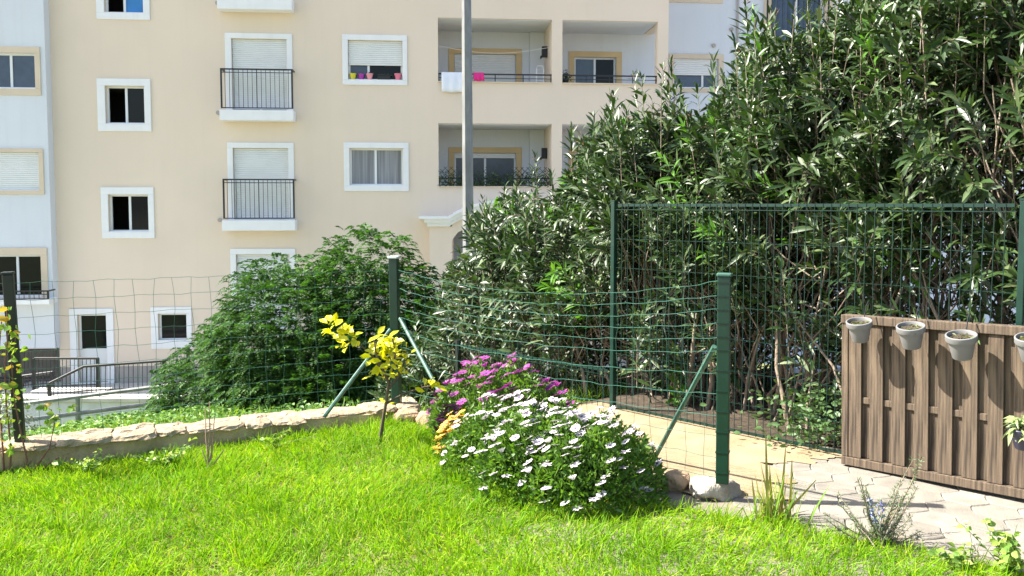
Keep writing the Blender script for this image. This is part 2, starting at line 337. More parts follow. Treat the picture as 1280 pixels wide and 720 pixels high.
def railing(x0, x1, z0, z1, y, n, parent, depth=0., name='railing', m='black'):
    mb = MB(); r = .011
    mb.box(x0, x1, y - .02, y + .02, z1 - .035, z1); mb.box(x0, x1, y - .012, y + .012, z0, z0 + .025); mb.box(x0, x1, y - .01, y + .01, z1 - .11, z1 - .09)
    for k in range(n + 1):
        x = x0 + (x1 - x0) * k / n; q = .02 if k in (0, n) else (.010 if k == n // 2 else .0058)
        x = min(max(x, x0 + q), x1 - q); mb.box(x - q, x + q, y - q, y + q, z0 + .025, z1 - .035)
    if depth:
        for x in (x0 + .02, x1 - .02): mb.box(x - .02, x + .02, y + .02, y + depth, z1 - .035, z1)
    return mb.build(name, M[m], parent)
WLY = -.32; RWY = 1.75                                     # left white block stands proud, right white wall is set back
# small bathroom windows of the cream wall
window(beige_holes, (120, -45, 187, 24), (130, -36, 179, 16), left='open', right='glassblue', label='window with a bright blue right pane', mull=.48)
window(beige_holes, (122, 98, 189, 164), (132, 107, 181, 155), left='open', right='glass', mull=.5)
window(beige_holes, (127, 234, 193, 298), (136, 243, 186, 290), left='open', right='glass', mull=.5)
window(beige_holes, (189, 384, 240, 436), (198, 392, 234, 426), split=False)
window(beige_holes, (88, 386, 143, 480), (98, 393, 134, 478), split=False, name='door', panel=fl(98, 438)[1] - fl(98, 477)[1], label='white half-glazed entrance door')
# french windows with little balconies
for (o, i, s, rl) in (((282, 41, 366, 140), (290, 48, 359, 139), (279, 139, 370, 152), (280, 88, 369, 139)), ((285, 178, 368, 276), (292, 185, 361, 275), (282, 275, 372, 288), (283, 224, 371, 273)),
                      ((277, -95, 363, 2), (286, -87, 357, 1), (276, 1, 368, 15), (278, -48, 366, 1))):
    window(beige_holes, o, i, shut=.97, name='french_window')
    q = rect(*s); bm_ = MB(); bm_.box(q[0], q[1], -.42, -.0, q[2], q[3]); bal = bm_.build('balcony', M['whitep'], B, bevel=.012)
    q2 = rect(*rl); railing(q2[0], q2[1], q[3] + .04, q2[3], -.38, 16, bal, .36)
window(beige_holes, (289, 311, 370, 412), (296, 318, 363, 411), shut=.97, name='french_window')
for px_, py_ in ((272, 4), (273, 141), (275, 275)):
    x, z = fl(px_, py_); v = MB(); v.tube([(x, -.05, z), (x, .0, z)], .055, 12); v.build('vent', M['plinth'], B)
# kitchen windows
_, kit = window(beige_holes, (428, 43, 509, 106), (435, 50, 503, 100), shut=.62, left='glassb', right='glass', mull=.36)
wn_, cur = window(beige_holes, (430, 178, 511, 239), (437, 185, 504, 232), left='curtain', right='curtain', mull=.48, label='window with drawn grey curtains')
# right end window-less stub rows above (upper floors seen from elsewhere)
for zf in (1, 2):
    for q in ((122, 98, 189, 164, 132, 107, 181, 155), (430, 178, 511, 239, 437, 185, 504, 232)):
        pass
# loggias
log_rects = []
for i, (a, b, c, d) in enumerate(((547.5, 22, 690, 103), (703, 25, 822, 106), (548, 154, 690, 234), (703, 155, 822, 234.5))):
    h = rect(a, b, c, d); log_rects.append(h); 
L1, L2, L3, L4 = log_rects
L2 = (L2[0], L2[1], L1[2], L1[3]); L4 = (L4[0], L4[1], L3[2], L3[3]); L3 = (L1[0], L1[1], L3[2], L3[3]); L4 = (L2[0], L2[1], L4[2], L4[3]); LL = [L1, L2, L3, L4]
pil = fl(835, 100)[0]; xw = fl(57.5, 100, WLY)[0]; xe = fl(1500, 100, RWY)[0]; ZB = -3.6; ZT = 10.6
xl = fl(-190, 100, WLY)[0]; zr = fl(836, 437)[1]
port = rect(566, 290, 700, 470)                            # dark arched entrance
# portico
PD = -.55
ax0, ax1 = fl(537, 300, PD)[0], fl(712, 300, PD)[0]; zc = fl(540, 283, PD)[1]; oa0, oa1 = fl(565, 300, PD)[0], fl(684, 300, PD)[0]; za = fl(566, 300, PD)[1]
pm = MB(); xs_ = np.linspace(oa0, oa1, 17); mid = (oa0 + oa1) / 2
pm.box(ax0, oa0, PD, -.0, ZB, zc); pm.box(oa1, ax1, PD, -.0, ZB, zc)
for k in range(16):
    f = lambda x: za + .42 * math.sqrt(max(0, 1 - ((x - mid) / ((oa1 - oa0) / 2)) ** 2)) - .0
    x0_, x1_ = xs_[k], xs_[k + 1]; pm.add([(x0_, PD, f(x0_)), (x1_, PD, f(x1_)), (x1_, PD, zc + .35), (x0_, PD, zc + .35), (x0_, -.0, f(x0_)), (x1_, -.0, f(x1_)), (x1_, 0, zc + .35), (x0_, 0, zc + .35)], [(0, 1, 2, 3), (0, 4, 5, 1), (3, 2, 6, 7)])
pt = pm.build('portico', M['beige'], B)
pc = MB()
def arch_z(x): u = abs(x - (ax0 + ax1) / 2) / ((ax1 - ax0) / 2); return .0 if u > .72 else .42 * math.cos(u / .72 * math.pi / 2) ** .8
X_ = np.linspace(ax0 - .28, ax1 + .28, 60)
for lay, (pr, z0_, z1_) in enumerate(((.10, .0, .1), (.2, .1, .2), (.3, .2, .27))):
    for k in range(59):
        x0_, x1_ = X_[k], X_[k + 1]
        if lay == 0 and (x0_ < ax0 - .1 or x1_ > ax1 + .1): continue
        if lay == 1 and (x0_ < ax0 - .2 or x1_ > ax1 + .2): continue
        za_, zb_ = zc + arch_z(x0_), zc + arch_z(x1_)
        pc.add([(x0_, PD - pr, za_ + z0_), (x1_, PD - pr, zb_ + z0_), (x1_, PD - pr, zb_ + z1_), (x0_, PD - pr, za_ + z1_), (x0_, 0, za_ + z0_), (x1_, 0, zb_ + z0_), (x1_, 0, zb_ + z1_), (x0_, 0, za_ + z1_)],
               [(0, 1, 2, 3), (0, 4, 5, 1), (3, 2, 6, 7), (0, 3, 7, 4), (1, 5, 6, 2)])
pc.build('cornice', M['whitep'], pt)
ent = (oa0 + .05, oa1 - .05, ZB, za + .3)
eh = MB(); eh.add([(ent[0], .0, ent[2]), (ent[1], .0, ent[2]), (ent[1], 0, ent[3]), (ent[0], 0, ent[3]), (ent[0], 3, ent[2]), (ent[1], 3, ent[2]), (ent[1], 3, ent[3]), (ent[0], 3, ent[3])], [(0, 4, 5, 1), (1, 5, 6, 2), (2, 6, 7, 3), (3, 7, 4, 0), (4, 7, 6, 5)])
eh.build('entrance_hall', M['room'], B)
# walls
zpl = fl(150, 458)[1]
lg = [(*h, RWY - .002) if k % 2 == 0 else (*h, RWY - .002, 1) for k, h in enumerate(LL)]
bh = beige_holes + lg + [(*ent, .02)]
top = wall('wall', xw - .02, pil, zpl, ZT, 0., bh, None)
for h in (LL[1], LL[3]): top.box(h[1], pil, .002, .3, h[2], h[3])
for za_, zb_ in ((zpl, LL[3][2]), (LL[3][3], LL[1][2]), (LL[1][3], ZT)): top.box(pil - .25, pil, .302, RWY - .003, za_, zb_)
top.box(xw, pil, 0.002, 12, ZT - .02, ZT)
top.build('wall', M['beige'], B)['label'] = 'cream rendered wall'
# back walls and ceilings of the loggias are the set-back white wall
plh = MB(); 
pw = wall('plinth', xw - .02, pil, ZB, zpl, .03, [(h[0], h[1], max(h[2], ZB), min(h[3], zpl), .05) for h in bh if h[2] < zpl - .01], None); pw.build('plinth', M['plinth'], B)
# loggia ceilings/floors painted pale: thin slabs lining the recess
for k, h in enumerate(LL):
    s = MB(); s.box(h[0] + .002, h[1] - .002, .06, RWY - .01, h[3] - .02, h[3] - .004); s.build('ceiling', M['white'], B)
    s = MB(); s.box(h[0] + .001, h[1] - .001, -.05, .12, h[2] - .0, h[2] + .03); s.build('parapet_coping', M['trim2'], B)
# set-back white wall: loggia backs and the right wing
window(white_r_holes, (561, 60, 652, 118), (568, 67, 645, 117), RWY, 'trim', shut=.98, name='balcony_window')
window(white_r_holes, (711, 64, 777, 118), (718, 71, 770, 117), RWY, 'trim', left='glassb', right='glass', name='balcony_window')
window(white_r_holes, (561, 184, 652, 246), (568, 191, 645, 245), RWY, 'trim', shut=.12, left='glassb', right='glassb', name='balcony_window')
window(white_r_holes, (711, 184, 777, 246), (718, 191, 770, 245), RWY, 'trim', left='glass', right='glassb', name='balcony_window')
window(white_r_holes, (836, 67, 904, 115), (842, 73, 898, 110), RWY, 'trim2', shut=.55, left='glassb', right='glassb', mull=.68)
window(white_r_holes, (836, 199, 904, 250), (842, 205, 898, 245), RWY, 'trim2', shut=.55, left='glassb', right='glassb', mull=.68)
window(white_r_holes, (836, -70, 904, 3), (842, -64, 898, -2), RWY, 'trim2', shut=.5)
_, fr_ = window(white_r_holes, (955, -60, 1041, 62), (964, -52, 1030, 56), RWY, 'trim2', left='glassb', right='glassb', name='french_window')
q = rect(958, 20, 1036, 60, RWY - .2); railing(q[0], q[1], q[2], q[3] + .8, RWY - .2, 12, B)
window(white_r_holes, (955, 120, 1041, 200), (964, 128, 1030, 196), RWY, 'trim2', left='glassb', right='glassb', shut=.4)
window(white_r_holes, (1130, 120, 1200, 190), (1138, 128, 1192, 184), RWY, 'trim2', shut=.6)
xs0 = L1[0] - 0.3
wr = wall('wall', xs0, xe, ZB, ZT, RWY, white_r_holes, None); wr.box(xe - .02, xe, RWY + .002, 12, ZB, ZT)
o = wr.build('wall', M['white'], B); o['label'] = 'white rendered set-back wall'
for px_, py_ in ((892, 57), (914, 37), (960, 38)):
    x, z = fl(px_ * 1., py_, RWY) ; v = MB(); v.tube([(x, RWY - .05, z), (x, RWY, z)], .06, 12); v.build('vent', M['plinth'], B)
x, z = fl(921, 50, RWY); v = MB(); v.tube([(x, RWY - .05, ZB), (x, RWY - .05, ZT)], .03, 8); v.build('downpipe', M['plinth'], B)
# left white block
window(white_l_holes, (-60, 57, 51, 118), (-52, 65, 44, 110), WLY, 'trim2', left='glassb', right='glassb', mull=.67, label='window with blue-grey panes in a sand surround')
window(white_l_holes, (-60, 185, 55, 243), (-52, 190, 49, 238), WLY, 'trim2', shut=.98)
window(white_l_holes, (-60, 310, 60, 373), (-52, 319, 52, 372), WLY, 'trim2', left='glass', right='glass', mull=.7, name='balcony_window')
zl = fl(40, 437, WLY)[1]; wl = wall('wall', xl, xw, zl, ZT, WLY, white_l_holes, None)
wl.add([(xw, WLY, zl), (xw, 0, zl), (xw, 0, ZT), (xw, WLY, ZT)], [(0, 1, 2, 3)]); wl.add([(xl, WLY, zl), (xw, WLY, zl), (xw, 2.5, zl), (xl, 2.5, zl)], [(0, 3, 2, 1)])
wl.add([(xl, WLY, ZB), (xl, 12, ZB), (xl, 12, ZT), (xl, WLY, ZT)], [(0, 3, 2, 1)])
wl.build('wall', M['white'], B)['label'] = 'white rendered wall standing slightly forward'
dk = MB(); dk.add([(xl, 2.5, ZB), (xw, 2.5, ZB), (xw, 2.5, zl), (xl, 2.5, zl)], [(0, 1, 2, 3)]); dk.build('undercroft_wall', M['plinth'], B)
z0_ = fl(40, 372, WLY)[1]; z1_ = fl(40, 361, WLY)[1]; bs = MB(); bs.box(xl, xw + .1, WLY - .5, WLY - .003, z0_ - .12, z0_ ); bal = bs.build('balcony', M['whitep'], B)
railing(xl, xw + .08, z0_, z1_ + .0, WLY - .45, 40, bal, .4)
# balcony rails in the loggias
for k, (h, yy) in enumerate(((L1, 91.5), (L2, 94), (L3, 213 + 9), (L4, 222))):
    zt = h[2] + .26; mb = MB(); mb.box(h[0], h[1], .05, .09, zt - .035, zt); mb.box(h[0], h[1], .06, .08, h[2] + .13, h[2] + .145)
    for x in np.linspace(h[0] + .02, h[1] - .02, 5): mb.box(x - .012, x + .012, .06, .08, h[2] + .03, zt - .035)
    mb.build('balcony_rail', M['black'], B)
# wall lamps inside the loggias
for (a, b) in ((683, 65), (683, 192)):
    z = fl(a, b, .9)[1]; x = L1[1]; v = MB(); v.box(x - .16, x - .002, .9, 1.02, z - .14, z + .16); v.box(x - .2, x - .16, .88, 1.04, z - .17, z - .1); v.build('wall_lamp', M['black'], B, bevel=.01)
# slim pilaster on the loggia back wall
for h in (L1, L3):
    v = MB(); v.box(h[1] - .42, h[1] - .004, RWY - .18, RWY - .012, h[2], h[3] - .03); v.build('pilaster', M['white'], B)
# clothes line
x0_, z0_ = fl(556, 58, .6); x1_, z1_ = fl(688, 59, .6); v = MB()
v.tube([(L1[0] + (L1[1] - L1[0]) * t, .5, z0_ - .18 * math.sin(math.pi * t)) for t in np.linspace(0, 1, 12)], .006, 4); tag(v.build('clothes_line', M['alu'], None), 'thin sagging white clothes line strung across the upper left loggia', 'clothes line').matrix_world = Matrix.Translation(B0) @ Matrix.Rotation(TH, 4, 'Z')

BM = Matrix.Translation(B0) @ Matrix.Rotation(TH, 4, 'Z')
# laundry on the rail
def cloth(x0, x1, zt, zb, name, m, label):
    mb = MB(); n = 14; V = []
    prof = [(.12, zt - .12), (.11, zt - .02), (.07, zt + .012), (.02, zt + .01), (.0, zt - .04), (-.065, zt - .2), (-.07, zb + .1), (-.075, zb)]
    for k in range(n + 1):
        x = x0 + (x1 - x0) * k / n
        for j, (y, z) in enumerate(prof): V.append((x, y + .012 * math.sin(k * 1.1 + j * .5) * (j > 4), z + (.01 * math.sin(k * .7) if j == 7 else 0)))
    mm = len(prof); mb.add(V, [(i * mm + j, (i + 1) * mm + j, (i + 1) * mm + j + 1, i * mm + j + 1) for i in range(n) for j in range(mm - 1)])
    o = mb.build(name, m, None, smooth=True); sm = o.modifiers.new('thick', 'SOLIDIFY'); sm.thickness = .008; o.matrix_world = BM
    return tag(o, label, name.replace('_', ' '))
rt = L1[2] + .26
q = rect(552, 91, 579, 115, -.07); cloth(q[0], q[1], rt, q[2], 'bed_sheet', mat('white_sheet', (.78, .8, .84), .9, .05, 4), 'white sheet draped over the upper left loggia rail beside the lamp post')
q = rect(592, 91, 605, 102, 0); cloth(q[0], q[1], rt, rt - .22, 'towel', mat('pink_towel', (.72, .03, .22), .9, .1, 8), 'bright pink towel hanging on the upper left loggia rail')
# pots on the kitchen window sill
for px_, c, lb, sz in ((441, (.62, .55, .04), 'yellow-green flowerpot leftmost on the half-shuttered kitchen window sill', .085), (451.5, (.35, .03, .35), 'purple flowerpot on the half-shuttered kitchen window sill', .08),
                       (462, (.75, .3, .35), 'pale pink flowerpot left of the black trough on the window sill', .085), (497.5, (.7, .18, .28), 'rose pink flowerpot rightmost on the half-shuttered window sill', .09)):
    x, _ = fl(px_, 98, 0); z = kit[2] + .022; e = empty('flowerpot', BM @ Vector((x, -.0 + .05, z)), TH, lb, 'flowerpot', 'small flowerpots on the kitchen window sill')
    v = MB(); v.lathe([(0, 0), (sz * .7, 0), (sz, sz * 1.5), (sz * 1.12, sz * 1.5), (sz * 1.12, sz * 1.85), (sz * .95, sz * 1.85), (sz * .9, sz * 1.6), (0, sz * 1.6)], 16); v.build('pot', mat('pot_glaze', c, .4), e, smooth=True)
    O = np.tile([0, 0, sz * 1.6], (14, 1)) + rng.normal(0, sz * .3, (14, 3)) * [1, 1, 0]; D = rdir(14, .3, 1); V, T = leaves_np(O, D, rdir(14), np.full(14, sz * 1.3), np.full(14, sz * .4), np.full(14, .3), LEAF4)
    link('plant', np_mesh('plant', V, T), mat('pot_leaf', (.06, .12, .03), .6, transl=.2), e)
x0_, z_ = fl(472, 98, 0); x1_, _ = fl(488, 98, 0); z_ = kit[2] + .022; e = empty('planter_trough', BM @ Vector(((x0_ + x1_) / 2, .05, z_)), TH, 'black planter trough with dark seedlings on the kitchen window sill', 'planter')
v = MB(); hw = (x1_ - x0_) / 2; v.box(-hw, hw, -.07, .07, 0, .1); v.box(-hw - .01, hw + .01, -.08, .08, .1, .125); v.build('trough', M['black'], e, bevel=.006)
O = np.stack([rng.uniform(-hw, hw, 50), rng.uniform(-.05, .05, 50), np.full(50, .11)], -1); V, T = leaves_np(O, rdir(50, .3, 1), rdir(50), np.full(50, .09), np.full(50, .03), np.full(50, .3), LEAF4)
link('plant', np_mesh('plant', V, T), mat('seedling_leaf', (.03, .05, .02), .6), e)
# lattice with climbing plant along the lower left loggia
e = empty('trellis', BM @ Vector(((L3[0] + L3[1]) / 2, -.0, L3[2] + .03)), TH, 'dark diamond trellis with climbing greenery along the lower left loggia rail', 'trellis')
hw = (L3[1] - L3[0]) / 2 - .02; v = MB(); H_ = .52
for k in range(-6, 40):
    x = -hw + k * .16
    for s_ in (1, -1):
        a = (x, 0); b = (x + s_ * H_, H_)
        pts = [(x + s_ * H_ * t, H_ * t) for t in np.linspace(0, 1, 9)]; pts = [p for p in pts if -hw < p[0] < hw]
        if len(pts) > 1: v.tube([(pts[0][0], -.0 + .01 * s_, pts[0][1]), (pts[-1][0], .01 * s_, pts[-1][1])], .009, 4)
v.build('lattice', M['black'], e)
N_ = 1500; O = np.stack([rng.uniform(-hw, hw, N_), rng.uniform(-.05, .1, N_), rng.beta(1.2, 2.6, N_) * .5], -1); D = rdir(N_, -.6, .8); V, T = leaves_np(O, D, rdir(N_), rng.uniform(.05, .1, N_), rng.uniform(.025, .045, N_), np.full(N_, .3), LEAF4)
link('foliage', np_mesh('foliage', V, T), mat('trellis_leaf', (.05, .09, .03), .6, transl=.25, island=[(.02, .045, .015), (.08, .14, .04)]), e)
# things on loggia 1 and 2 floors
x, z = fl(685, 95, .3); e = empty('folding_airer', BM @ Vector((L1[1] - .28, .35, L1[2] + .03)), TH, 'folded pale clothes airer leaning at the right end of the upper left loggia', 'clothes airer')
v = MB(); v.tube([(-.1, 0, 0), (-.1, .02, .42), (-.07, .02, .5), (.07, .02, .5), (.1, .02, .42), (.1, 0, 0)], .012, 6)
for k in range(4): v.tube([(-.1, .01, .1 + k * .1), (.1, .01, .1 + k * .1)], .006, 4)
v.build('frame', M['alu'], e)
x, z = fl(706, 100, .2); e = empty('potted_plant', BM @ Vector((L2[0] + .12, .22, L2[2] + .03)), TH, 'dark bushy pot plant at the left end of the upper right loggia', 'potted plant')
v = MB(); v.lathe([(0, 0), (.07, 0), (.09, .12), (.08, .12), (0, .11)], 12); v.build('pot', M['black'], e, smooth=True)
N_ = 160; O = rng.normal(0, .06, (N_, 3)) + [0, 0, .2]; V, T = leaves_np(O, rdir(N_), rdir(N_), np.full(N_, .08), np.full(N_, .03), np.full(N_, .2), LEAF4); link('foliage', np_mesh('foliage', V, T), mat('dark_leaf', (.03, .05, .02), .6), e)

# ================================================================ entrance ramp with black railings, left background
def Q(px, py, Y): return atY(px, py, Y)
zR = fl(150, 478)[1]                                       # door threshold level
e = empty('ramp_wall', (-10, 19, -3.5), 0, 'low pale retaining wall with cream coping in front of the entrance door', 'wall')
def wpart(x0, x1, y0, y1, z0, z1, n, m): v = MB(); v.box(x0 + 10, x1 + 10, y0 - 19, y1 - 19, z0 + 3.5, z1 + 3.5); return v.build(n, m, e, bevel=.015)
a = Q(-60, 497, 18); b = Q(340, 497, 18); zt = a.z
wpart(a.x, b.x, 18, 18.3, -3.5, zt - .09, 'wall_body', M['concg']); wpart(a.x, b.x - .0, 17.94, 18.36, zt - .088, zt, 'coping', M['conc'])
a2 = Q(38, 489, 18.9); b2 = Q(131, 489, 18.9); wpart(a2.x, b2.x, 18.9, 19.3, -3.5, a2.z, 'step_block', M['conc'])
st = MB(); a3 = Q(-60, 480, 20); st.box(a3.x, Q(260, 480, 20).x, 19.4, 23.3, -3.5, zR - .02); tag(st.build('entrance_terrace', M['conc']), kind='structure')
def path_rail(pts, Y, bot, n, label, name='handrail', depth_end=None):
    P0 = atY(*pts[0], Y); e = empty(name, (P0.x, Y, P0.z - 1.), 0, label, 'railing'); off = Vector((P0.x, Y, P0.z - 1.))
    W = [atY(*p, Y) for p in pts]; v = MB(); v.tube([p - off for p in W], .028, 6); v.build('top_rail', M['black'], e)
    v = MB(); W2 = [atY(p[0], bot[i], Y) for i, p in enumerate(pts)]
    L_ = [0]
    for i in range(len(W) - 1): L_.append(L_[-1] + (W[i + 1] - W[i]).length)
    for k in range(n + 1):
        s_ = L_[-1] * k / n; i = max(j for j in range(len(L_) - 1) if L_[j] <= s_ + 1e-6); t = (s_ - L_[i]) / (L_[i + 1] - L_[i])
        p = W[i].lerp(W[i + 1], t) - off; q = W2[i].lerp(W2[i + 1], t) - off; v.tube([q, p], .007, 4)
    for i in range(len(W) - 1): v.tube([W2[i] - off + Vector((0, 0, .06)), W2[i + 1] - off + Vector((0, 0, .06))], .014, 4)
    v.build('bars', M['black'], e)
    for i in (0, len(W) - 2, len(W) - 1) if len(W) > 2 else (0, 1): v = MB(); v.box(-.03, .03, -.03, .03, 0, (W[i] - W2[i]).z); v.build('post', M['black'], e, loc=W2[i] - off)
path_rail([(62, 479), (105, 458), (206, 451), (236, 432)], 18.15, [497, 492, 487, 478], 32, 'front black iron railing climbing the entrance ramp')
path_rail([(43, 448), (123, 448)], 19.1, [487, 484], 16, 'short black iron railing beside the entrance steps')
path_rail([(-20, 437), (72, 436)], 21.5, [478, 477], 20, 'rear black iron railing under the white block')
path_rail([(28, 470), (66, 465)], 20.2, [485, 482], 10, 'low black iron railing by the undercroft')

# ================================================================ galvanised pipe rail on the bank
def pipe_rail():
    A = atY(-60, 0, 10.6); e = empty('pipe_railing', atY(98, 550, 10.9), 0, 'galvanised three-pipe railing running up the grass bank', 'railing'); off = e.location.copy()
    def pt(px, py): Y = 10.9 + (px - 98) * .0015; return atY(px, py, Y) - off
    for (a, b) in (((-60, 515.5), (301, 470.3)), ((-60, 537), (460, 470)), ((-60, 560), (460, 489))):
        v = MB(); v.tube([pt(*a), pt(*b)], .026, 8); v.build('rail', M['galv'], e, smooth=True)
    for px_, y0, y1 in ((98, 495, 556), (319, 482, 524), (-50, 513, 580), (455, 470, 520)):
        v = MB(); v.tube([pt(px_ + .0, y1), pt(px_ - 1, y0)], .03, 8); v.build('post', M['galv'], e, smooth=True)
pipe_rail()

# ================================================================ lamp post
pb = atY(586, 400, 12.); e = empty('lamp_post', (pb.x, 12, -3.0), 0, 'tall galvanised lamp post rising in front of the loggias', 'lamp post')
v = MB(); v.tube([(0, 0, 0), (0, 0, 3), (-.012, 0, 6), (-.03, 0, 9.5)], [.095, .083, .074, .056], 8); v.build('pole', M['galv'], e)
v = MB(); v.tube([(-.03, 0, 9.5), (-.05, -.3, 9.8), (-.05, -1.0, 9.95)], [.045, .04, .035], 8); v.build('arm', M['galv'], e, smooth=True)
v = MB(); v.lathe([(0, .1), (.1, .09), (.16, .02), (.15, -.05), (0, -.08)], 12, c=(0, 0, 0)); o = v.build('lamp_head', M['galv'], e, smooth=True, loc=(-.05, -1.2, 9.93)); o.scale = (.8, 1.8, .8)
v = MB(); v.box(-.2, .2, -.2, .2, -.6, .0); v.build('base', M['conc'], e)

# ================================================================ stone wall round the lawn
M['stone'] = mat('rough_limestone', (.33, .26, .18), .92, island=[(.36, .28, .18), (.25, .18, .11), (.4, .32, .22), (.3, .21, .12)], col2=(.55, .48, .38), scale=7, bump=1., bscale=26)
M['stone'].node_tree.nodes['Principled BSDF'].inputs['Roughness'].default_value = .95
def rock_mesh(name, sx, sy, sz, seed, sub=3, rough=.16, flat=.5):
    import bmesh
    bm = bmesh.new(); bmesh.ops.create_icosphere(bm, subdivisions=sub, radius=1); rr = random.Random(seed)
    ph = [(Vector((rr.uniform(-1, 1), rr.uniform(-1, 1), rr.uniform(-1, 1))) * q, rr.uniform(0, 6), 1 / q) for q in (1.5, 2.5, 3.6, 5.5, 7.5, 11)]
    planes = [(Vector((rr.gauss(0, 1), rr.gauss(0, 1), rr.gauss(0, .7))).normalized(), rr.uniform(.62, .9)) for _ in range(9)] + [(Vector((0, 0, 1)), flat)]
    for v_ in bm.verts:
        p = v_.co.copy()
        for n__, d__ in planes:
            e_ = p.dot(n__) - d__
            if e_ > 0: p -= n__ * e_ * .92
        p *= 1 + rough * sum(math.sin(p.dot(a) * 2 + b) * c for a, b, c in ph) * .5
        v_.co = Vector((p.x * sx, p.y * sy, p.z * sz))
    me = bpy.data.meshes.new(name); bm.to_mesh(me); bm.free(); me.polygons.foreach_set('use_smooth', [True] * len(me.polygons)); me.set_sharp_from_angle(angle=R(28)); return me
sw = empty('stone_wall', PL, math.atan2(wd.y, wd.x), 'low garden wall with pale rough stone coping along the left of the lawn', 'wall')
Lw = (PC - PL).length; v = MB(); n1 = 90; g = []
for k in range(n1 + 1):
    x = -5.5 + (Lw + 5.62) * k / n1; j = .012 * math.sin(x * 9) + .01 * math.sin(x * 21)
    g += [(x, -.1 + j, -.2), (x, -.1 + j * 1.5, .07), (x, .14, .07), (x, .16, -1.4)]
v.add(g, [(k * 4 + j, k * 4 + 4 + j, k * 4 + 5 + j, k * 4 + 1 + j) for k in range(n1) for j in range(3)])
v.build('wall_body', mat('tan_wall_render', (.55, .42, .25), .9, col2=(.4, .29, .16), scale=6, bump=.6, bscale=30), sw)
def slab_mesh(name, w_, d_, h_, seed):
    """a flat quarry slab: jagged outline, uneven top, rough broken edge"""
    rr = random.Random(seed); n = 26; ph = [rr.uniform(0, 6) for _ in range(8)]; out = []
    for k in range(n):
        a = 2 * math.pi * k / n; c_, s_ = math.cos(a), math.sin(a); q = (abs(c_) ** 5 + abs(s_) ** 5) ** (-1 / 5)
        r_ = 1 + .06 * math.sin(a * 3 + ph[0]) + .05 * math.sin(a * 7 + ph[1]) + rr.uniform(-.05, .05); out.append((c_ * q * w_ / 2 * (1 + (r_ - 1) * .5), s_ * q * d_ / 2 * r_))
    mb = MB(); lv = [(0, 1.0, -.5), (0, 1.03, -.2), (0, .99, .2), (0, .93, .48), (0, .6, .55), (0, .25, .52)]; V = []
    for li, (_, sc, zz) in enumerate(lv):
        for k, (x, y) in enumerate(out):
            j = 1 + (rr.uniform(-.05, .05) if li < 4 else 0); V.append((x * sc * j, y * sc * j, h_ * (zz + .22 * math.sin(x * 30 + ph[2]) * math.sin(y * 37 + ph[3]) * (li > 1) + rr.uniform(-.1, .1) * (li > 1))))
    V.append((0, 0, h_ * .5)); fs = [(l * n + k, l * n + (k + 1) % n, (l + 1) * n + (k + 1) % n, (l + 1) * n + k) for l in range(5) for k in range(n)] + [(5 * n + k, 5 * n + (k + 1) % n, 6 * n) for k in range(n)] + [tuple(range(n))[::-1]]
    me = bpy.data.meshes.new(name); me.from_pydata(V, [], fs); me.update(); return me
x = -5.4; k = 0
while x < Lw + .02:
    w_ = random.choice((.16, .22, .3, .38)) * random.uniform(.85, 1.15); h_ = random.uniform(.016, .036); me = slab_mesh('coping_stone', w_ * 1.02, random.uniform(.24, .32), h_, k * 7 + 3)
    o = link('coping_stone', me, M['stone'], sw, (x + w_ / 2, random.uniform(-.02, .02), 0.066 + h_ / 2)); o.rotation_euler = (random.uniform(-.03, .03), random.uniform(-.03, .03), random.uniform(-.06, .06))
    x += w_ * .99; k += 1
# stones turning the corner and along the bed
dirc = (PR - PC).normalized(); cw = empty('rubble_edging', PC + dirc * .1, math.atan2(dirc.y, dirc.x), 'brown rubble stones edging the corner behind the orange blooms', 'stone edging')
for k in range(9):
    me = rock_mesh('stone', random.uniform(.09, .14), random.uniform(.1, .15), random.uniform(.07, .1), 100 + k, 3, .25, .6)
    o = link('stone', me, mat('brown_rock', (.42, .29, .17), .95, col2=(.26, .18, .11), scale=9, bump=1., bscale=30) if k == 0 else bpy.data.materials['brown_rock'], cw, (.07 + k * .155, random.uniform(-.05, .03), .03 if k < 5 else .0)); o.rotation_euler = (random.uniform(-.3, .3), random.uniform(-.3, .3), random.uniform(0, 3))
for (px_, py_, sx, sy, sz, lb, br) in ((850, 617, .085, .07, .075, 'brown rock at the right foot of the white daisies', 1), (897, 625, .16, .1, .075, 'pale grey rock under the foot of the green corner post', 0)):
    p = atz(px_, py_, .0); o = link('rock', rock_mesh('rock', sx, sy, sz, int(px_), 4, .22, .75), bpy.data.materials['brown_rock'] if br else mat('grey_rock', (.42, .39, .33), .95, col2=(.25, .22, .18), scale=9, bump=1., bscale=30), None, (p.x, p.y + .05, sz * .45)); tag(o, lb, 'rock'); o.rotation_euler = (0, 0, .3)

# ================================================================ garden fence: three posts, braces, sagging wire
def boxpost(name, H, w_, d_, m, parent, loc, rz, lean=(0, 0), capm=None):
    v = MB(); v.box(-w_ / 2, w_ / 2, -d_ / 2, d_ / 2, 0, H); o = v.build(name, m, parent, loc=loc, bevel=.006); o.rotation_euler = (lean[0], lean[1], rz)
    c = MB(); c.box(-w_ / 2 - .004, w_ / 2 + .004, -d_ / 2 - .004, d_ / 2 + .004, H, H + .016); c.build('cap', capm or m, o, bevel=.005); return o
gf = empty('garden_fence', PC + Vector((0, 0, .1)), 0, 'green wire garden fence with three posts and sloping braces round the lawn', 'fence')
pl3 = atY(26, 562, 4.98); tl3 = atY(11, 343, 4.98); pr3 = atY(903, 604, 4.2); tr3 = atY(901, 343, 4.2); pc3 = atY(496, 508, 5.93); tc3 = atY(493.5, 323, 5.93); off = Vector(gf.location)
Hp = lambda a, b: (b - a).length
boxpost('post', Hp(pl3, tl3), .055, .05, M['dark'], gf, pl3 - off, .3, (0, math.atan2(tl3.x - pl3.x, 1.0)))
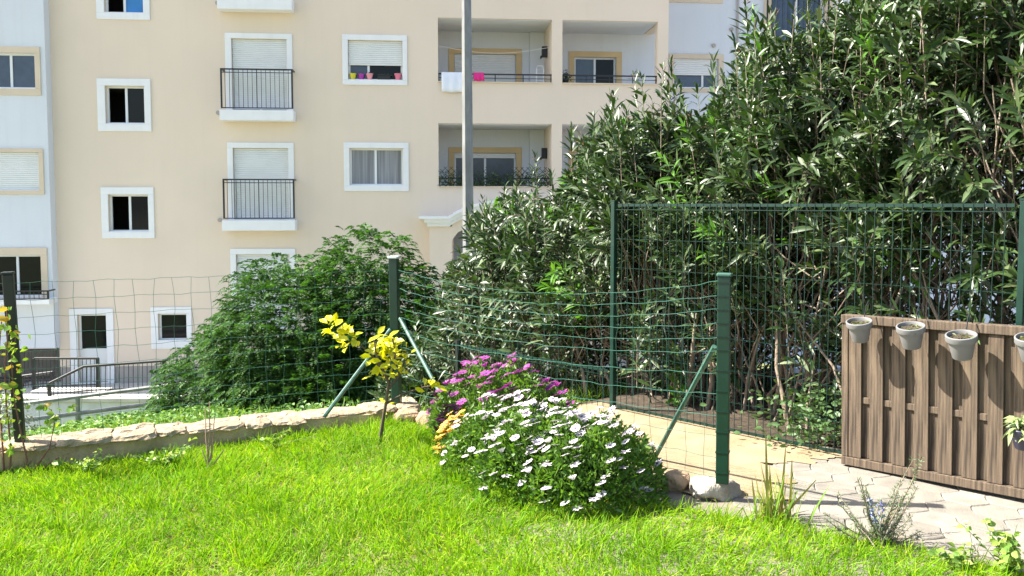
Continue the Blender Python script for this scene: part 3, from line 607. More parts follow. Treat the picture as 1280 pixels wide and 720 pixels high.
boxpost('post', Hp(pc3, tc3), .06, .06, M['green'], gf, pc3 - off, -.2, (0, 0.0 - .012), M['capw'])
pr_o = boxpost('post', Hp(pr3, tr3) - .01, .062, .05, M['green'], gf, pr3 - off, -.32, (0, -.006), M['greenb'])
for (a, b, Ya, Yb) in (((405, 520), (450, 462), 5.55, 5.9), ((450, 462), (490, 408), 5.9, 5.93)): pass
def brace(p0, p1):
    v = MB(); v.tube([p0 - off, p1 - off], .013, 8); v.build('brace', M['greenb'], gf, smooth=True)
brace(atY(405, 521, 5.55), atY(488, 412, 5.9)); brace(atY(566, 521, 5.35), atY(500, 398, 5.9)); _f, _h = atY(833, 545, 4.75), atY(893, 433, 4.24); brace(_f + (_f - _h).normalized() * .2, _h)
# wires
def mesh_run(A0, A1, B0_, B1_, nx, sag, top_sp, name):
    """A0/A1 foot and head at one post, B0/B1 at the other"""
    H = []; t = 0.; tot = (A1 - A0).length
    hs = [1 - s_ for s_ in np.cumsum([0] + top_sp) / tot if s_ < 1.0]
    P = []; K = 40
    for h in hs:
        row = []
        for k in range(K + 1):
            u = k / K; a = A0.lerp(A1, h); b = B0_.lerp(B1_, h); p = a.lerp(b, u); s_ = sag * 4 * u * (1 - u) * h
            p = p + Vector((0, 0, -s_ + .003 * math.sin(u * 40 + h * 30) + .0025 * math.sin(u * 91 + h * 7))) + Vector((.004 * math.sin(u * 33 + h * 9), .006 * math.sin(u * 50 + h * 3), 0)); row.append(p)
        P.append(row)
    v = MB()
    for row in P: v.tube([p - off for p in row], .0014, 4)
    for k in range(1, nx):
        u = k / nx; i = int(u * K); f = u * K - i; col = [r[i].lerp(r[min(i + 1, K)], f) - off + Vector((.006 * math.sin(k * 3 + j * 1.7), 0, 0)) for j, r in enumerate(P)]
        v.tube(col, .0012, 4)
    v.build(name, M['gwire'], gf)
up = Vector((0, 0, 1)); sp = [.065] * 5 + [.1] * 9
mesh_run(pl3, tl3 - up * .05, pc3, tc3 - up * .08, 21, .0, [.1] * 12, 'wire_mesh')
mesh_run(pc3, tc3 - up * .07, pr3, tr3 - up * .03, 24, .11, sp, 'wire_mesh')
Wl = pl3 - wd * 2.6; mesh_run(Wl, Wl + up * .97, pl3, tl3 - up * .05, 24, .03, [.1] * 12, 'wire_mesh')
v = MB(); v.box(-.0335, .0335, -.0275, .0275, 0, .005); ww = v.build('wire_wrap', M['greenl'], pr_o)   # wire ends wrapped round the right post
z_ = Hp(pr3, tr3) - .04; ww.location = (0, 0, z_)
for s_ in sp:
    z_ -= s_
    if z_ < .02: break
    c = ww.copy(); COL.objects.link(c); c.parent = pr_o; c.location = (0, 0, z_)

# ================================================================ rigid mesh fence along the path
rf = empty('mesh_fence', FA, math.atan2(FD.y, FD.x), 'tall green rigid mesh fence panels between the path and the oleanders', 'fence')
Hf = 1.45; t2 = fence_pt(1279)
def rigid(x0, x1, z0, z1, name='mesh_panel'):
    n = int(round((x1 - x0) / .05)); P = []; v = MB()
    for k in range(1, n):
        x = x0 + (x1 - x0) * k / n; v.tube([(x, -.013, z0), (x, -.013, z1)], .0022, 4, cap=False)
    z = z0 + .04
    nz = int((z1 - z0 - .06) / .2)
    for j in range(nz + 1):
        zz = z1 - .04 - j * .2
        if zz < z0 + .03: break
        v.tube([(x0, -.009, zz), (x1, -.009, zz)], .0022, 4)
    for zz in (z1 - .008, z0 + .012):                      # folded stiffening strips
        v.box(x0 + .01, x1 - .01, -.011, -.006, zz - .009, zz + .009)
        v.tube([(x0, -.02, zz - .03), (x1, -.02, zz - .03)], .002, 4)
    return v.build(name, M['greenl'], rf)
def rpost(x, z0, z1, m='green'):
    v = MB(); v.box(-.016, .016, -.02, .02, z0, z1); o = v.build('post', M[m], rf, loc=(x, .0, 0), bevel=.004)
    c = MB(); c.box(-.018, .018, -.022, .022, z1, z1 + .012); c.build('cap', M[m], o)
rigid(.03, t2 - .03, .03, Hf + .005); rigid(t2 + .03, t2 + 2.5, .03, Hf + .005)
rpost(0, -.15, Hf + .02); rpost(t2, 0, Hf + .02); rpost(t2 + 2.53, 0, Hf + .02)
tl_ = fence_pt(572); zl_ = .29; rigid(tl_ + .03, -.03, zl_ - 1.2, zl_); rpost(tl_, -1.4, zl_ + .02, 'dark'); rigid(tl_ - 2.5, tl_ - .03, -2.1, -.75)

# ================================================================ wooden screen panel with hanging pots
M['wood'] = mat('weathered_softwood', (.23, .17, .115), .85, col2=(.06, .043, .03), scale=5, stretch=(16, 16, .6), detail=6, island=[(.8, .78, .76), (.62, .62, .62), (1.05, .95, .78), (.9, .86, .84), (.7, .64, .56)], bump=.3, bscale=60)
tw0 = fence_pt(1058, -.15); pw = empty('wooden_screen', fp(tw0, -.12, .02), math.atan2(FD.y, FD.x), 'weathered wooden slat screen standing against the mesh fence', 'screen', ry=-.022)
Hw = atY(1057, 393, fp(tw0, -.12).y).z - .02; Wd = 1.8
def board(x0, x1, y0, y1, z0, z1, name):
    v = MB(); v.box(0, x1 - x0, 0, y1 - y0, 0, z1 - z0); return v.build(name, M['wood'], pw, loc=(x0, y0, z0), bevel=.003)
board(0, Wd, -.03, .03, 0, .045, 'bottom_rail'); board(-.002, Wd, -.032, .032, Hw - .045, Hw, 'top_rail'); board(0, .035, -.025, .025, .047, Hw - .047, 'side_rail')
board(.04, Wd, -.0095, 0.0035, Hw * .42, Hw * .42 + .035, 'middle_rail'); pit = .117
for k in range(15):
    x = .037 + k * pit; board(x, x + .07, -.02, -.010, .047, Hw - .047, 'front_board')
    board(x + .058, x + .127, 0.004, .016, .047, Hw - .047, 'back_board')
M['potm'] = mat('grey_plastic_pot', (.19, .187, .185), .7, .15, 15)
def hanging_pot(px_, py_rim, r, label, mt=None, dry=True):
    t = fence_pt(px_, -.245); p = fp(t, -.245); z = atY(px_, py_rim, p.y).z; h = r * 1.68
    e = empty('hanging_pot', (p.x, p.y, z - h + .018), math.atan2(FD.y, FD.x), label, 'flowerpot', 'grey pots hung on the wooden screen', rx=.24)
    v = MB(); v.lathe([(0, 0), (r * .6, 0), (r * .63, .004), (r * .86, h * .72), (r * .97, h * .74), (r, h * .78), (r, h * .98), (r * .97, h), (r * .9, h), (r * .87, h * .97), (r * .84, h * .82), (0, h * .8)], 32); v.build('pot', mt or M['potm'], e, smooth=True)
    s = MB(); s.lathe([(r * .85, 0), (0, .005)], 20); s.build('soil', mat('potting_soil', (.05, .035, .025), .95, bump=1.), e, loc=(0, 0, h * .84))
    N_ = 40; O = rng.normal(0, r * .35, (N_, 3)) * [1, 1, 0] + [0, 0, h * .85]; V, T = leaves_np(O, rdir(N_, .1, .8), rdir(N_), rng.uniform(.02, .05, N_), rng.uniform(.006, .012, N_), np.full(N_, .4), LEAF4)
    link('plant', np_mesh('plant', V, T), mat('pot_weed', (.12, .15, .05), .7, transl=.2, island=[(.22, .2, .09), (.06, .13, .03)]), e)
    hk = MB(); hk.tube([(0, r * .95, h * .9), (0, r * 1.1, h * 1.05), (0, .1, h + .05), (0, .13, h + .065), (0, .15, h + .05), (0, .16, h + .0)], .003, 6); hk.build('hook', M['black'], e, smooth=True)
    return e
hanging_pot(1079, 404, .066, 'grey pot with dry soil hanging leftmost on the wooden screen'); hanging_pot(1144, 410, .069, 'grey pot with pale seedlings hanging second from the left on the wooden screen'); hanging_pot(1208, 421, .072, 'grey pot with green sprouts hanging third from the left on the wooden screen')
hanging_pot(1296, 424, .07, 'small striped-rim pot cut off by the right edge high on the wooden screen')
e = hanging_pot(1290, 535, .065, 'dark pot with trailing pale leaves low on the screen at the right edge', mat('dark_glazed_pot', (.03, .03, .06), .35))
N_ = 90; O = rng.normal(0, .04, (N_, 3)) * [1, 1, .6] + [0, 0, .11]; V, T = leaves_np(O, rdir(N_, -.2, .8), rdir(N_), rng.uniform(.04, .09, N_), rng.uniform(.012, .022, N_), np.full(N_, .6), LEAF); link('foliage', np_mesh('foliage', V, T), mat('pale_leaf', (.25, .33, .12), .5, transl=.3), e)

# ================================================================ VEGETATION
# oleander hedge
M['ole'] = mat('oleander_leaf', (.05, .1, .03), .43, transl=.1, spec=.5, island=[(.013, .031, .008), (.038, .076, .018), (.018, .042, .01), (.065, .11, .03), (.014, .032, .008), (.03, .062, .014), (.13, .17, .07)], tcol=(1.5, 1.9, .4))  # palest tint puts sunlit leaves into the colour, spread at random
M['olet'] = mat('oleander_young_leaf', (.12, .26, .03), .4, transl=.3, island=[(.07, .19, .02), (.11, .24, .03)], tcol=(1.5, 1.6, .6))
M['stem'] = mat('grey_brown_stem', (.22, .17, .12), .85, island=[(.16, .11, .08), (.30, .25, .19), (.22, .16, .11)], bump=.4)
M['tipm'] = mat('red_brown_seed_tip', (.2, .07, .04), .8, island=[(.2, .06, .04), (.32, .17, .08), (.1, .04, .03)])
# visible skyline of the hedge : (distance along fence, top z)
SKY = [(-3.7, -.2), (-3.3, .15), (-3.0, .6), (-2.8, 1.15), (-2.55, 1.45), (-2.2, 1.55), (-1.75, 1.45), (-1.5, 1.6), (-1.3, 1.95), (-1.1, 2.2), (-.7, 2.2), (-.1, 2.12), (.1, 2.32), (.31, 2.8), (.5, 2.6), (.77, 2.6), (1.1, 2.85), (1.4, 3.2), (2.4, 3.5), (4.6, 2.9), (5.5, 2)]   # by distance along the fence at 1.2 m behind it
def top_z(t): return np.interp(t, [a for a, _ in SKY], [b for _, b in SKY])
def base_z(t): return np.where(t > -.2, .01, .01 - .28 * (-.2 - t))
FDn = np.array(FD); FNn = np.array(FN); FAn = np.array(FA)
def oleander(t0, t1, nsp, label, seed, seeds=40):
    global rng; rng = np.random.default_rng(seed)
    tc = (t0 + t1) / 2; orig = np.array(fp(tc, .8)); orig[2] = float(base_z(tc)); e = empty('oleander_shrub', orig, 0, label, 'shrub', 'oleander shrubs behind the mesh fence')
    # spray tips
    n = nsp; t = rng.uniform(t0, t1, n); bz = base_z(t); h = rng.beta(1.8, 1.0, n)
    half = 1.35 * np.sqrt(np.clip(1 - (np.clip(h - .45, 0, 1) / .6) ** 2, .05, 1)); mid = 1.4 + .2 * np.clip(.5 - h, 0, 1)
    s_ = rng.beta(.75, 1.1, n) * 2 - 1; o = mid + half * s_; o = np.maximum(o, .07); tz = top_z(t + .7 * (o - 1.2)); z = bz + .15 + np.maximum(tz - bz - .15, .1) * h
    nz_ = np.sin(t * 4.1 + z * 2.3 + seed) * np.sin(z * 4.7 - t * 1.9) + .5 * np.sin(t * 9.3 - z * 7.1) + .4 * np.sin(o * 6 + z * 5)
    kp = ((nz_ > -.12) | (rng.random(n) < .15)) & ((h > .42) | (rng.random(n) < .75) | (o > 1.5)); t, tz, bz, h, z, s_, o = (q[kp] for q in (t, tz, bz, h, z, s_, o)); n = len(t)
    tips = FAn + FDn * t[:, None] + FNn * o[:, None]; tips[:, 2] = z
    outw = FNn * (s_ * .8 - .25)[:, None] + FDn * rng.normal(-.12, .5, n)[:, None]; outw[:, 2] = rng.normal(.75, .4, n); D = nrm(outw + rng.normal(0, .25, (n, 3)))
    sh = rng.random(n) < .2; sh &= h > .72; tips[sh, 2] += rng.uniform(.08, .42, sh.sum()); D[sh] = nrm(D[sh] * [.4, .4, 1] + [0, 0, 1.2]); Ls = rng.uniform(.28, .6, n) + .15 * sh; K = 7; u = np.linspace(0, 1, K)
    # twig : from inside to tip, curving upwards
    P = tips[:, None] - D[:, None] * ((1 - u)[None, :, None] * Ls[:, None, None]); P[:, :, 2] -= (.35 * Ls)[:, None] * ((1 - u) ** 2)[None]
    P[:, :, 2] = np.maximum(P[:, :, 2], bz[:, None] + .02)
    PV, PT = tubes_np(P, np.linspace(.0045, .0018, K)[None].repeat(n, 0), 4)
    # leaves in whorls of three along the outer 75 %
    W = 10; uu = np.linspace(.22, 1., W); idx = uu * (K - 1); i0 = np.minimum(idx.astype(int), K - 2); f = idx - i0
    C = P[:, i0] * (1 - f)[None, :, None] + P[:, i0 + 1] * f[None, :, None]; T_ = nrm(P[:, i0 + 1] - P[:, i0])
    a = nrm(np.cross(T_, np.array([.3, .2, 1.]))); b = np.cross(T_, a)
    LO = []; LD = []; LN = []; LL_ = []; DR = []
    for q in range(3):
        ph = (np.arange(W) * 1.05 + q * 2.094)[None] + rng.uniform(0, .7, (n, W)); r = a * np.cos(ph)[..., None] + b * np.sin(ph)[..., None]
        ang = (1.15 - .75 * uu ** 2)[None, :, None] + rng.normal(0, .18, (n, W, 1))
        d = T_ * np.cos(ang) + r * np.sin(ang); nn = T_ * np.sin(ang) - r * np.cos(ang)
        LO.append(C.reshape(-1, 3)); LD.append(d.reshape(-1, 3)); LN.append(nn.reshape(-1, 3) + rng.normal(0, .4, (n * W, 3)) + [-.25, -.05, .45]); LL_.append((rng.uniform(.075, .175, (n, W)) * (1.08 - .35 * uu[None] ** 4)).ravel()); DR.append(rng.uniform(.0, .45, n * W))
    O = np.concatenate(LO); D2 = np.concatenate(LD); N2 = np.concatenate(LN); L2 = np.concatenate(LL_); DRr = np.concatenate(DR)
    keep = rng.random(len(O)) < .88
    # leaves close to the fence plane mostly stay behind it
    young = np.tile((rng.random(n) < .045)[:, None].repeat(W, 1).ravel(), 3)
    for nm, mm, kk in (('foliage', M['ole'], keep & ~young), ('young_foliage', M['olet'], keep & young)):
        V, T = leaves_np(O[kk] - orig, D2[kk], N2[kk], L2[kk], L2[kk] * rng.uniform(.15, .23, kk.sum()), DRr[kk]); link(nm, np_mesh(nm, V, T), mm, e)
    # main stems from the ground, fanning
    ns = int((t1 - t0) * 26); tb = rng.uniform(t0 + .1, t1 - .1, ns); ob = rng.normal(.75, .22, ns).clip(.25, 1.4)
    tt = tb + rng.normal(-.1, .4, ns); ot = (ob + rng.normal(.25, .4, ns)).clip(.4, 2.0); K2 = 9; u2 = np.linspace(0, 1, K2)
    bz_ = base_z(tb); ht = np.minimum((top_z(tt + .7 * (ot - 1.2)) - bz_) * rng.uniform(.4, .72, ns), 2.2); Q_ = np.zeros((ns, K2, 3))
    tk = tb[:, None] + (tt - tb)[:, None] * u2 ** 1.5 + np.cumsum(rng.normal(0, .022, (ns, K2)), 1); ok = ob[:, None] + (ot - ob)[:, None] * u2 ** 1.4 + rng.normal(0, .015, (ns, K2))
    Q_ = FAn + FDn * tk[..., None] + FNn * ok[..., None]; Q_[..., 2] = bz_[:, None] + ht[:, None] * u2
    rad = (rng.uniform(.007, .021, ns)[:, None]) * (1 - .72 * u2[None]); SV, ST = tubes_np(Q_, rad, 6)
    # secondary branches linking stems to twigs
    j = rng.integers(0, ns, n); kx = np.clip(((P[:, 0, 2] - bz_[j]) / np.maximum(ht[j], .1) * (K2 - 1) * .7).astype(int), 1, K2 - 2)
    # nearest of a few candidates
    best = Q_[j, kx]; bd = np.linalg.norm(best - P[:, 0], axis=1)
    for _ in range(10):
        j = rng.integers(0, ns, n); kx = np.clip(((P[:, 0, 2] - bz_[j]) / np.maximum(ht[j], .1) * (K2 - 1) * .75).astype(int), 1, K2 - 2); c_ = Q_[j, kx]; d_ = np.linalg.norm(c_ - P[:, 0], axis=1)
        m_ = d_ < bd; best = np.where(m_[:, None], c_, best); bd = np.where(m_, d_, bd)
    ok_ = bd < .8; mid_ = (best + P[:, 0]) / 2; mid_[:, 2] -= .04; LK = np.stack([best, mid_, P[:, 0]], 1)[ok_]
    LV, LT = tubes_np(LK, np.array([.006, .005, .0045])[None].repeat(len(LK), 0), 4)
    V, T = cat_t([(PV, PT), (SV, ST), (LV, LT)]); link('stems', np_mesh('stems', V - orig, T), M['stem'], e)
    # seed heads on the skyline
    kk = np.argsort(-(z - tz))[:seeds]; O = np.repeat(tips[kk] - orig, 9, 0) + rng.normal(0, .012, (len(kk) * 9, 3)); D3 = nrm(rdir(len(O), .1, 1)); V, T = leaves_np(O, D3, rdir(len(O)), rng.uniform(.02, .07, len(O)), np.full(len(O), .005), np.full(len(O), .1), LEAF4)
    tag(link('seed_heads', np_mesh('seed_heads', V, T), M['tipm'], e), kind='stuff')
oleander(-3.3, -1.1, 1250, 'low leaning oleander shrub in front of the lamp post', 11, 25)
oleander(-1.3, .8, 2100, 'middle oleander shrub behind the first tall fence post', 12, 40)
oleander(.6, 4.6, 4500, 'tall oleander shrub behind the wooden screen', 13, 30)

# feathery bush
def feathery(cx, cy, zb, rx, ry, H, n, label, seed):
    global rng; rng = np.random.default_rng(seed); e = empty('feathery_shrub', (cx, cy, zb), 0, label, 'shrub')
    # several lobes
    lob = [(-.05, 0, .36, .72), (-.55, .1, .2, .52), (.42, -.1, .42, .55), (.32, 0, .66, .4), (-.7, -.1, .1, .4), (.78, .1, .35, .42), (-.22, -.2, .42, .5), (0, -.35, .15, .6), (.5, -.3, .12, .5)]
    O = []; Nn = []
    for (lx, ly, lz, s_) in lob:
        m = int(n * s_ ** 2 / 2.2); d = rdir(m, -.9, 1.); rr = rng.uniform(.55, 1.0, m) ** .6 * (1 + .05 * np.sin(d[:, 0] * 7 + lx * 9) + .05 * np.sin(d[:, 2] * 9 + lx))
        p = np.stack([lx * rx + d[:, 0] * rr * s_ * rx, ly * ry + d[:, 1] * rr * s_ * ry, lz * H + d[:, 2] * rr * s_ * H * .62], -1); O.append(p); Nn.append(d)
    O = np.concatenate(O); Nn = np.concatenate(Nn); k = O[:, 2] > .02; O = O[k]; Nn = Nn[k]; m = len(O)
    D = nrm(Nn * [1, 1, .35] + rng.normal(0, .35, (m, 3)) + [0, 0, .15]); Lf = rng.uniform(.11, .2, m)
    # each frond: rachis with leaflets pairs, drooping
    J = 11; u = np.linspace(.12, 1, J); side = nrm(np.cross(D, np.array([0, 0, 1.]))); upn = np.cross(side, D)
    C = O[:, None] + D[:, None] * (u[None, :, None] * Lf[:, None, None]); C[:, :, 2] -= (Lf * rng.uniform(.4, .95, m))[:, None] * u[None] ** 2
    OO = []; DD = []; NN = []; LLn = []
    for sg in (1, -1):
        d = side[:, None] * sg + D[:, None] * .45 + rng.normal(0, .12, (m, J, 3)); d[..., 2] -= .25
        OO.append(C.reshape(-1, 3)); DD.append(d.reshape(-1, 3)); NN.append((upn[:, None] + rng.normal(0, .25, (m, J, 3))).reshape(-1, 3)); LLn.append((.05 * np.sin(np.pi * (.18 + .76 * u))[None] * rng.uniform(.8, 1.2, (m, J))).ravel())
    O2, D2, N2, L2 = map(np.concatenate, (OO, DD, NN, LLn)); V, T = leaves_np(O2, D2, N2, L2, L2 * .38, np.full(len(L2), .15), LEAF4)
    link('foliage', np_mesh('foliage', V, T), mat('feathery_leaf', (.05, .12, .03), .62, spec=.3, transl=.3, island=[(.03, .08, .018), (.055, .125, .025), (.04, .1, .02), (.085, .17, .035)], tcol=(1.4, 1.7, .5)), e)
    ns = 40; dt = O[rng.integers(0, m, ns)] * .9; K = 6; uu = np.linspace(0, 1, K); P = np.zeros((ns, K, 3)); P[:] = dt[:, None] * (uu[None, :, None] ** np.array([1.3, 1.3, .8])); P[:, 0] = rng.normal(0, .08, (ns, 3)) * [1, 1, 0]
    P += rng.normal(0, .02, P.shape) * (uu[None, :, None] > 0); V, T = tubes_np(P, np.linspace(.03, .006, K)[None].repeat(ns, 0), 6); link('branches', np_mesh('branches', V, T), M['stem'], e)
c = atY(402, 450, 9.6); feathery(c.x, 9.6, -1.2, 1.68, 1.1, 2.64, 13000, 'rounded dark green feathery shrub beyond the stone wall', 21)
c = atY(545, 450, 12.5); feathery(c.x, 12.5, -2.2, 1.1, .9, 2.9, 2600, 'smaller dark feathery shrub behind the centre post and beside the lamp post', 22)
# generic leafy plant
def cloud(name, loc, label, cat, n, fn, ll, wr, mats, tpl=LEAF, droop=.3, stems=None, group=None, part='foliage', rz=0):
    e = empty(name, loc, rz, label, cat, group); O, D, N_ = fn(n); L = rng.uniform(ll[0], ll[1], len(O)); V, T = leaves_np(O, D, N_, L, L * rng.uniform(wr[0], wr[1], len(O)), np.full(len(O), droop), tpl); link(part, np_mesh(part, V, T), mats, e)
    return e
# daisy bushes
def flower_mesh(name, pet, eye, r, seed):
    rr = random.Random(seed); me_ = MB(); n = 15
    for k in range(n):
        a = 2 * math.pi * k / n + rr.uniform(-.06, .06); up_ = rr.uniform(.04, .14) + (.75 if seed == 3 else rr.uniform(-.25, .1) if seed == 4 else 0); L = r * rr.uniform(.9, 1.04); w_ = r * .17
        ca, sa = math.cos(a), math.sin(a); f = lambda x, y, z: (x * ca - y * sa, x * sa + y * ca, z)
        z0 = .0006 * (k % 2); me_.add([f(r * .16, -w_ * .4, z0), f(r * .16, w_ * .4, z0), f(L * .6, w_, z0 + L * up_ * .6), f(L * .6, -w_, z0 + L * up_ * .6), f(L * .95, w_ * .6, z0 + L * up_), f(L * .95, -w_ * .6, z0 + L * up_)], [(0, 1, 2, 3), (3, 2, 4, 5)], 0)
    b = len(me_.f); me_.lathe([(0, r * .09), (r * .15, r * .12), (r * .25, r * .09), (r * .27, .001)], 10, 1)
    me_.lathe([(r * .2, -.001), (r * .1, -r * .15), (.0016, -r * .2), (.0014, -r * 1.6)], 5, 2)
    me = bpy.data.meshes.new(name); me.from_pydata(me_.v, [], me_.f); me.polygons.foreach_set('material_index', me_.m); me.update()
    for q in (pet, eye, M['fstem']): me.materials.append(q)
    return me
M['fstem'] = mat('flower_stem', (.08, .16, .04), .6, transl=.2)
M['wpet'] = mat('white_petal', (.6, .58, .58), .6, transl=.2, island=[(.58, .53, .56), (.66, .64, .6), (.52, .44, .5), (.62, .58, .56)], tcol=(1, 1, 1)); M['ppet'] = mat('purple_petal', (.42, .04, .33), .55, transl=.25, island=[(.28, .02, .22), (.4, .05, .3), (.16, .01, .14), (.46, .1, .36)], tcol=(1.1, .8, 1.2)); M['eye'] = mat('dark_violet_eye', (.05, .03, .1), .6); M['opet'] = mat('orange_petal', (.85, .42, .05), .6, transl=.25, island=[(.8, .36, .04), (.85, .55, .1)], tcol=(1.1, 1, .7))
M['dleaf'] = mat('daisy_leaf', (.1, .2, .03), .5, transl=.35, island=[(.05, .12, .015), (.1, .2, .02), (.07, .16, .02), (.19, .3, .04)], tcol=(1.4, 1.5, .6))
def mound_pts(n, sa, sb, H, shell=True, low=0.):
    a = rng.uniform(0, 2 * np.pi, n); r = np.sqrt(rng.uniform(0, 1, n)); ex = np.cos(a) * r; ey = np.sin(a) * r; z = H * (1 - r ** 2.6) ** .6 * (1 + .13 * np.sin(ex * 9 + 1) * np.sin(ey * 7)) + low; return ex * sa, ey * sb, z, r, a
def daisies(loc, sa, sb, H, nleaf, nf, pet, fname, label, cat, seed, group=None, rz=-.79, r=.036, skew=None, fm=None):
    global rng; rng = np.random.default_rng(seed); e = empty('daisy_bush', loc, rz, label, cat, group)
    x, y, z, rr, a = mound_pts(nleaf, sa, sb, H); f = rng.beta(3, 1., nleaf); O = np.stack([x, y, z * f], -1); D = nrm(rng.normal(0, .55, (nleaf, 3)) + np.stack([x / sa * .6, y / sb * .6, np.full(nleaf, .8)], -1)); L = rng.uniform(.025, .055, nleaf)
    V, T = leaves_np(O, D, rdir(nleaf, -.2, 1), L, L * rng.uniform(.22, .4, nleaf), np.full(nleaf, .2), LEAF4); link('foliage', np_mesh('foliage', V, T), M['dleaf'], e)
    ns = 140; x, y, z, rr, a = mound_pts(ns, sa, sb, H); K = 4; u = np.linspace(0, 1, K); P = np.stack([x[:, None] * (.35 + .65 * u), y[:, None] * (.35 + .65 * u), z[:, None] * u * .95], -1) + rng.normal(0, .008, (ns, K, 3)); V, T = tubes_np(P, np.linspace(.004, .002, K)[None].repeat(ns, 0), 4); link('stems', np_mesh('stems', V, T), M['fstem'], e)
    ms = [flower_mesh(fname, pet, M['eye'], r * q, i) for i, q in enumerate((1, .9, 1.1, .8, 1.02))]
    cnt = 0; ptsn = []; tries = 0
    while cnt < nf and tries < 9000:
        tries += 1; x, y, z, rr, a = mound_pts(1, sa, sb, H)
        if y[0] > .3 * sb and rng.random() < .75: continue
        p = np.array([x[0], y[0], z[0] + rng.uniform(.015, .05)])
        if ptsn and min(np.linalg.norm(q - p) for q in ptsn) < r * 1.0: continue
        ptsn.append(p); o = link(fname, ms[(0, 1, 2, 4, 0, 1, 2, 0, 3, 4, 1, 2)[cnt % 12]], None, e, p)
        sv = Vector(SUNV); sv.z *= 1.35; sv = Matrix.Rotation(-rz, 3, 'Z') @ sv; d = (sv.normalized() * .75 + Vector((0, 0, .55)) + Vector(rng.normal(0, .22, 3))).normalized(); o.rotation_euler = d.to_track_quat('Z', 'Y').to_euler(); cnt += 1
    return e
rzf = math.atan2(FD.y, FD.x)
wg = 'white daisy bushes in the flower bed'
daisies((-.01, 4.78, 0), .33, .4, .35, 5500, 100, M['wpet'], 'white_flower', 'white daisy bush on the left of the bed beside the orange blooms', 'flower bush', 31, wg, rzf, .027)
daisies((.19, 4.52, 0), .33, .46, .37, 6000, 100, M['wpet'], 'white_flower', 'white daisy bush in the middle of the bed between two other white ones', 'flower bush', 35, wg, rzf, .028)
daisies((.40, 4.30, 0), .33, .4, .37, 6000, 100, M['wpet'], 'white_flower', 'white daisy bush on the right of the bed beside the green corner post', 'flower bush', 32, wg, rzf, .028)
daisies((-.04, 5.19, 0), .64, .28, .47, 8000, 100, M['ppet'], 'purple_flower', 'magenta purple daisy bush at the back of the flower bed', 'flower bush', 33, None, rzf, .034)
p = atz(572, 578, 0); daisies((p.x, p.y + .1, 0), .13, .2, .2, 500, 60, M['opet'], 'orange_flower', 'small yellow-orange blooms at the left end of the flower bed', 'flowers', 34, None, -.2, .026)
# dark burgundy succulent tuft
p = atY(563, 525, 5.2); n_t = 120; O = rng.normal(0, .05, (n_t, 3)); rngO = O
e = empty('burgundy_plant', (p.x, 5.2, .08), 0, 'dark burgundy leafed tuft between the purple daisies and the rubble stones', 'plant'); V, T = leaves_np(O + [0, 0, .1], rdir(n_t, -.1, 1), rdir(n_t), rng.uniform(.03, .06, n_t), rng.uniform(.012, .02, n_t), np.full(n_t, .2)); link('foliage', np_mesh('foliage', V, T), mat('burgundy_leaf', (.08, .015, .05), .5, transl=.2), e)

# young lemon tree with yellow leaves
def lemon():
    global rng; rng = np.random.default_rng(41); p0 = atz(474, 556, 0); Y = p0.y; e = empty('young_lemon_tree', p0, 0, 'young citrus tree with bright yellow leaves in front of the centre post', 'tree'); g = lambda x, y, dy=0.: atY(x, y, Y + dy) - p0
    trunk = [g(474, 558), g(478, 530), g(483, 500), g(486, 478)]; v = MB(); v.tube(trunk, [.014, .011, .01, .009], 8)
    br = [[g(486, 480), g(478, 462, .03), g(466, 446, .05), g(450, 430, .06), g(434, 412, .06)], [g(486, 480), g(492, 462, -.03), g(494, 440, -.04), g(490, 420, -.05)], [g(486, 478), g(478, 460, -.04), g(470, 442, -.06), g(468, 425, -.06)], [g(486, 485), g(500, 468, .0), g(507, 448, .02)], [g(482, 505), g(505, 492, .05), g(530, 484, .08), g(543, 482, .09)]]
    for b in br: v.tube(b, [.008 - .0012 * i for i in range(len(b))], 6)
    v.build('trunk', mat('lemon_bark', (.1, .075, .05), .85, .3, 30), e, smooth=True)
    O = []
    for (x, y, sx, sy, n) in ((425, 415, 14, 8, 30), (438, 428, 10, 8, 16), (412, 406, 8, 4, 9), (475, 445, 12, 12, 36), (490, 435, 12, 13, 40), (500, 455, 9, 9, 24), (475, 425, 7, 7, 10), (484, 466, 12, 8, 22), (537, 482, 7, 4, 10), (526, 490, 4, 4, 3), (481, 512, 4, 14, 6)):
        for _ in range(int(n * .95)): q = g(x + rng.normal(0, sx * .7), y + rng.normal(0, sy * .6), rng.normal(0, .05)); O.append(q)
    O = np.array([tuple(q) for q in O]); m = len(O); D = rdir(m, -.3, .95); Nn = nrm(np.array([-.5, -.3, .8]) + rng.normal(0, .5, (m, 3))); L = rng.uniform(.045, .088, m); V, T = leaves_np(O, D, Nn, L, L * rng.uniform(.42, .55, m), rng.uniform(0, .4, m)); link('foliage', np_mesh('foliage', V, T), mat('yellow_leaf', (.55, .5, .03), .42, transl=.35, island=[(.5, .5, .01), (.6, .57, .01), (.34, .42, .01), (.62, .6, .02)], tcol=(1.2, 1.1, .5)), e)
lemon()
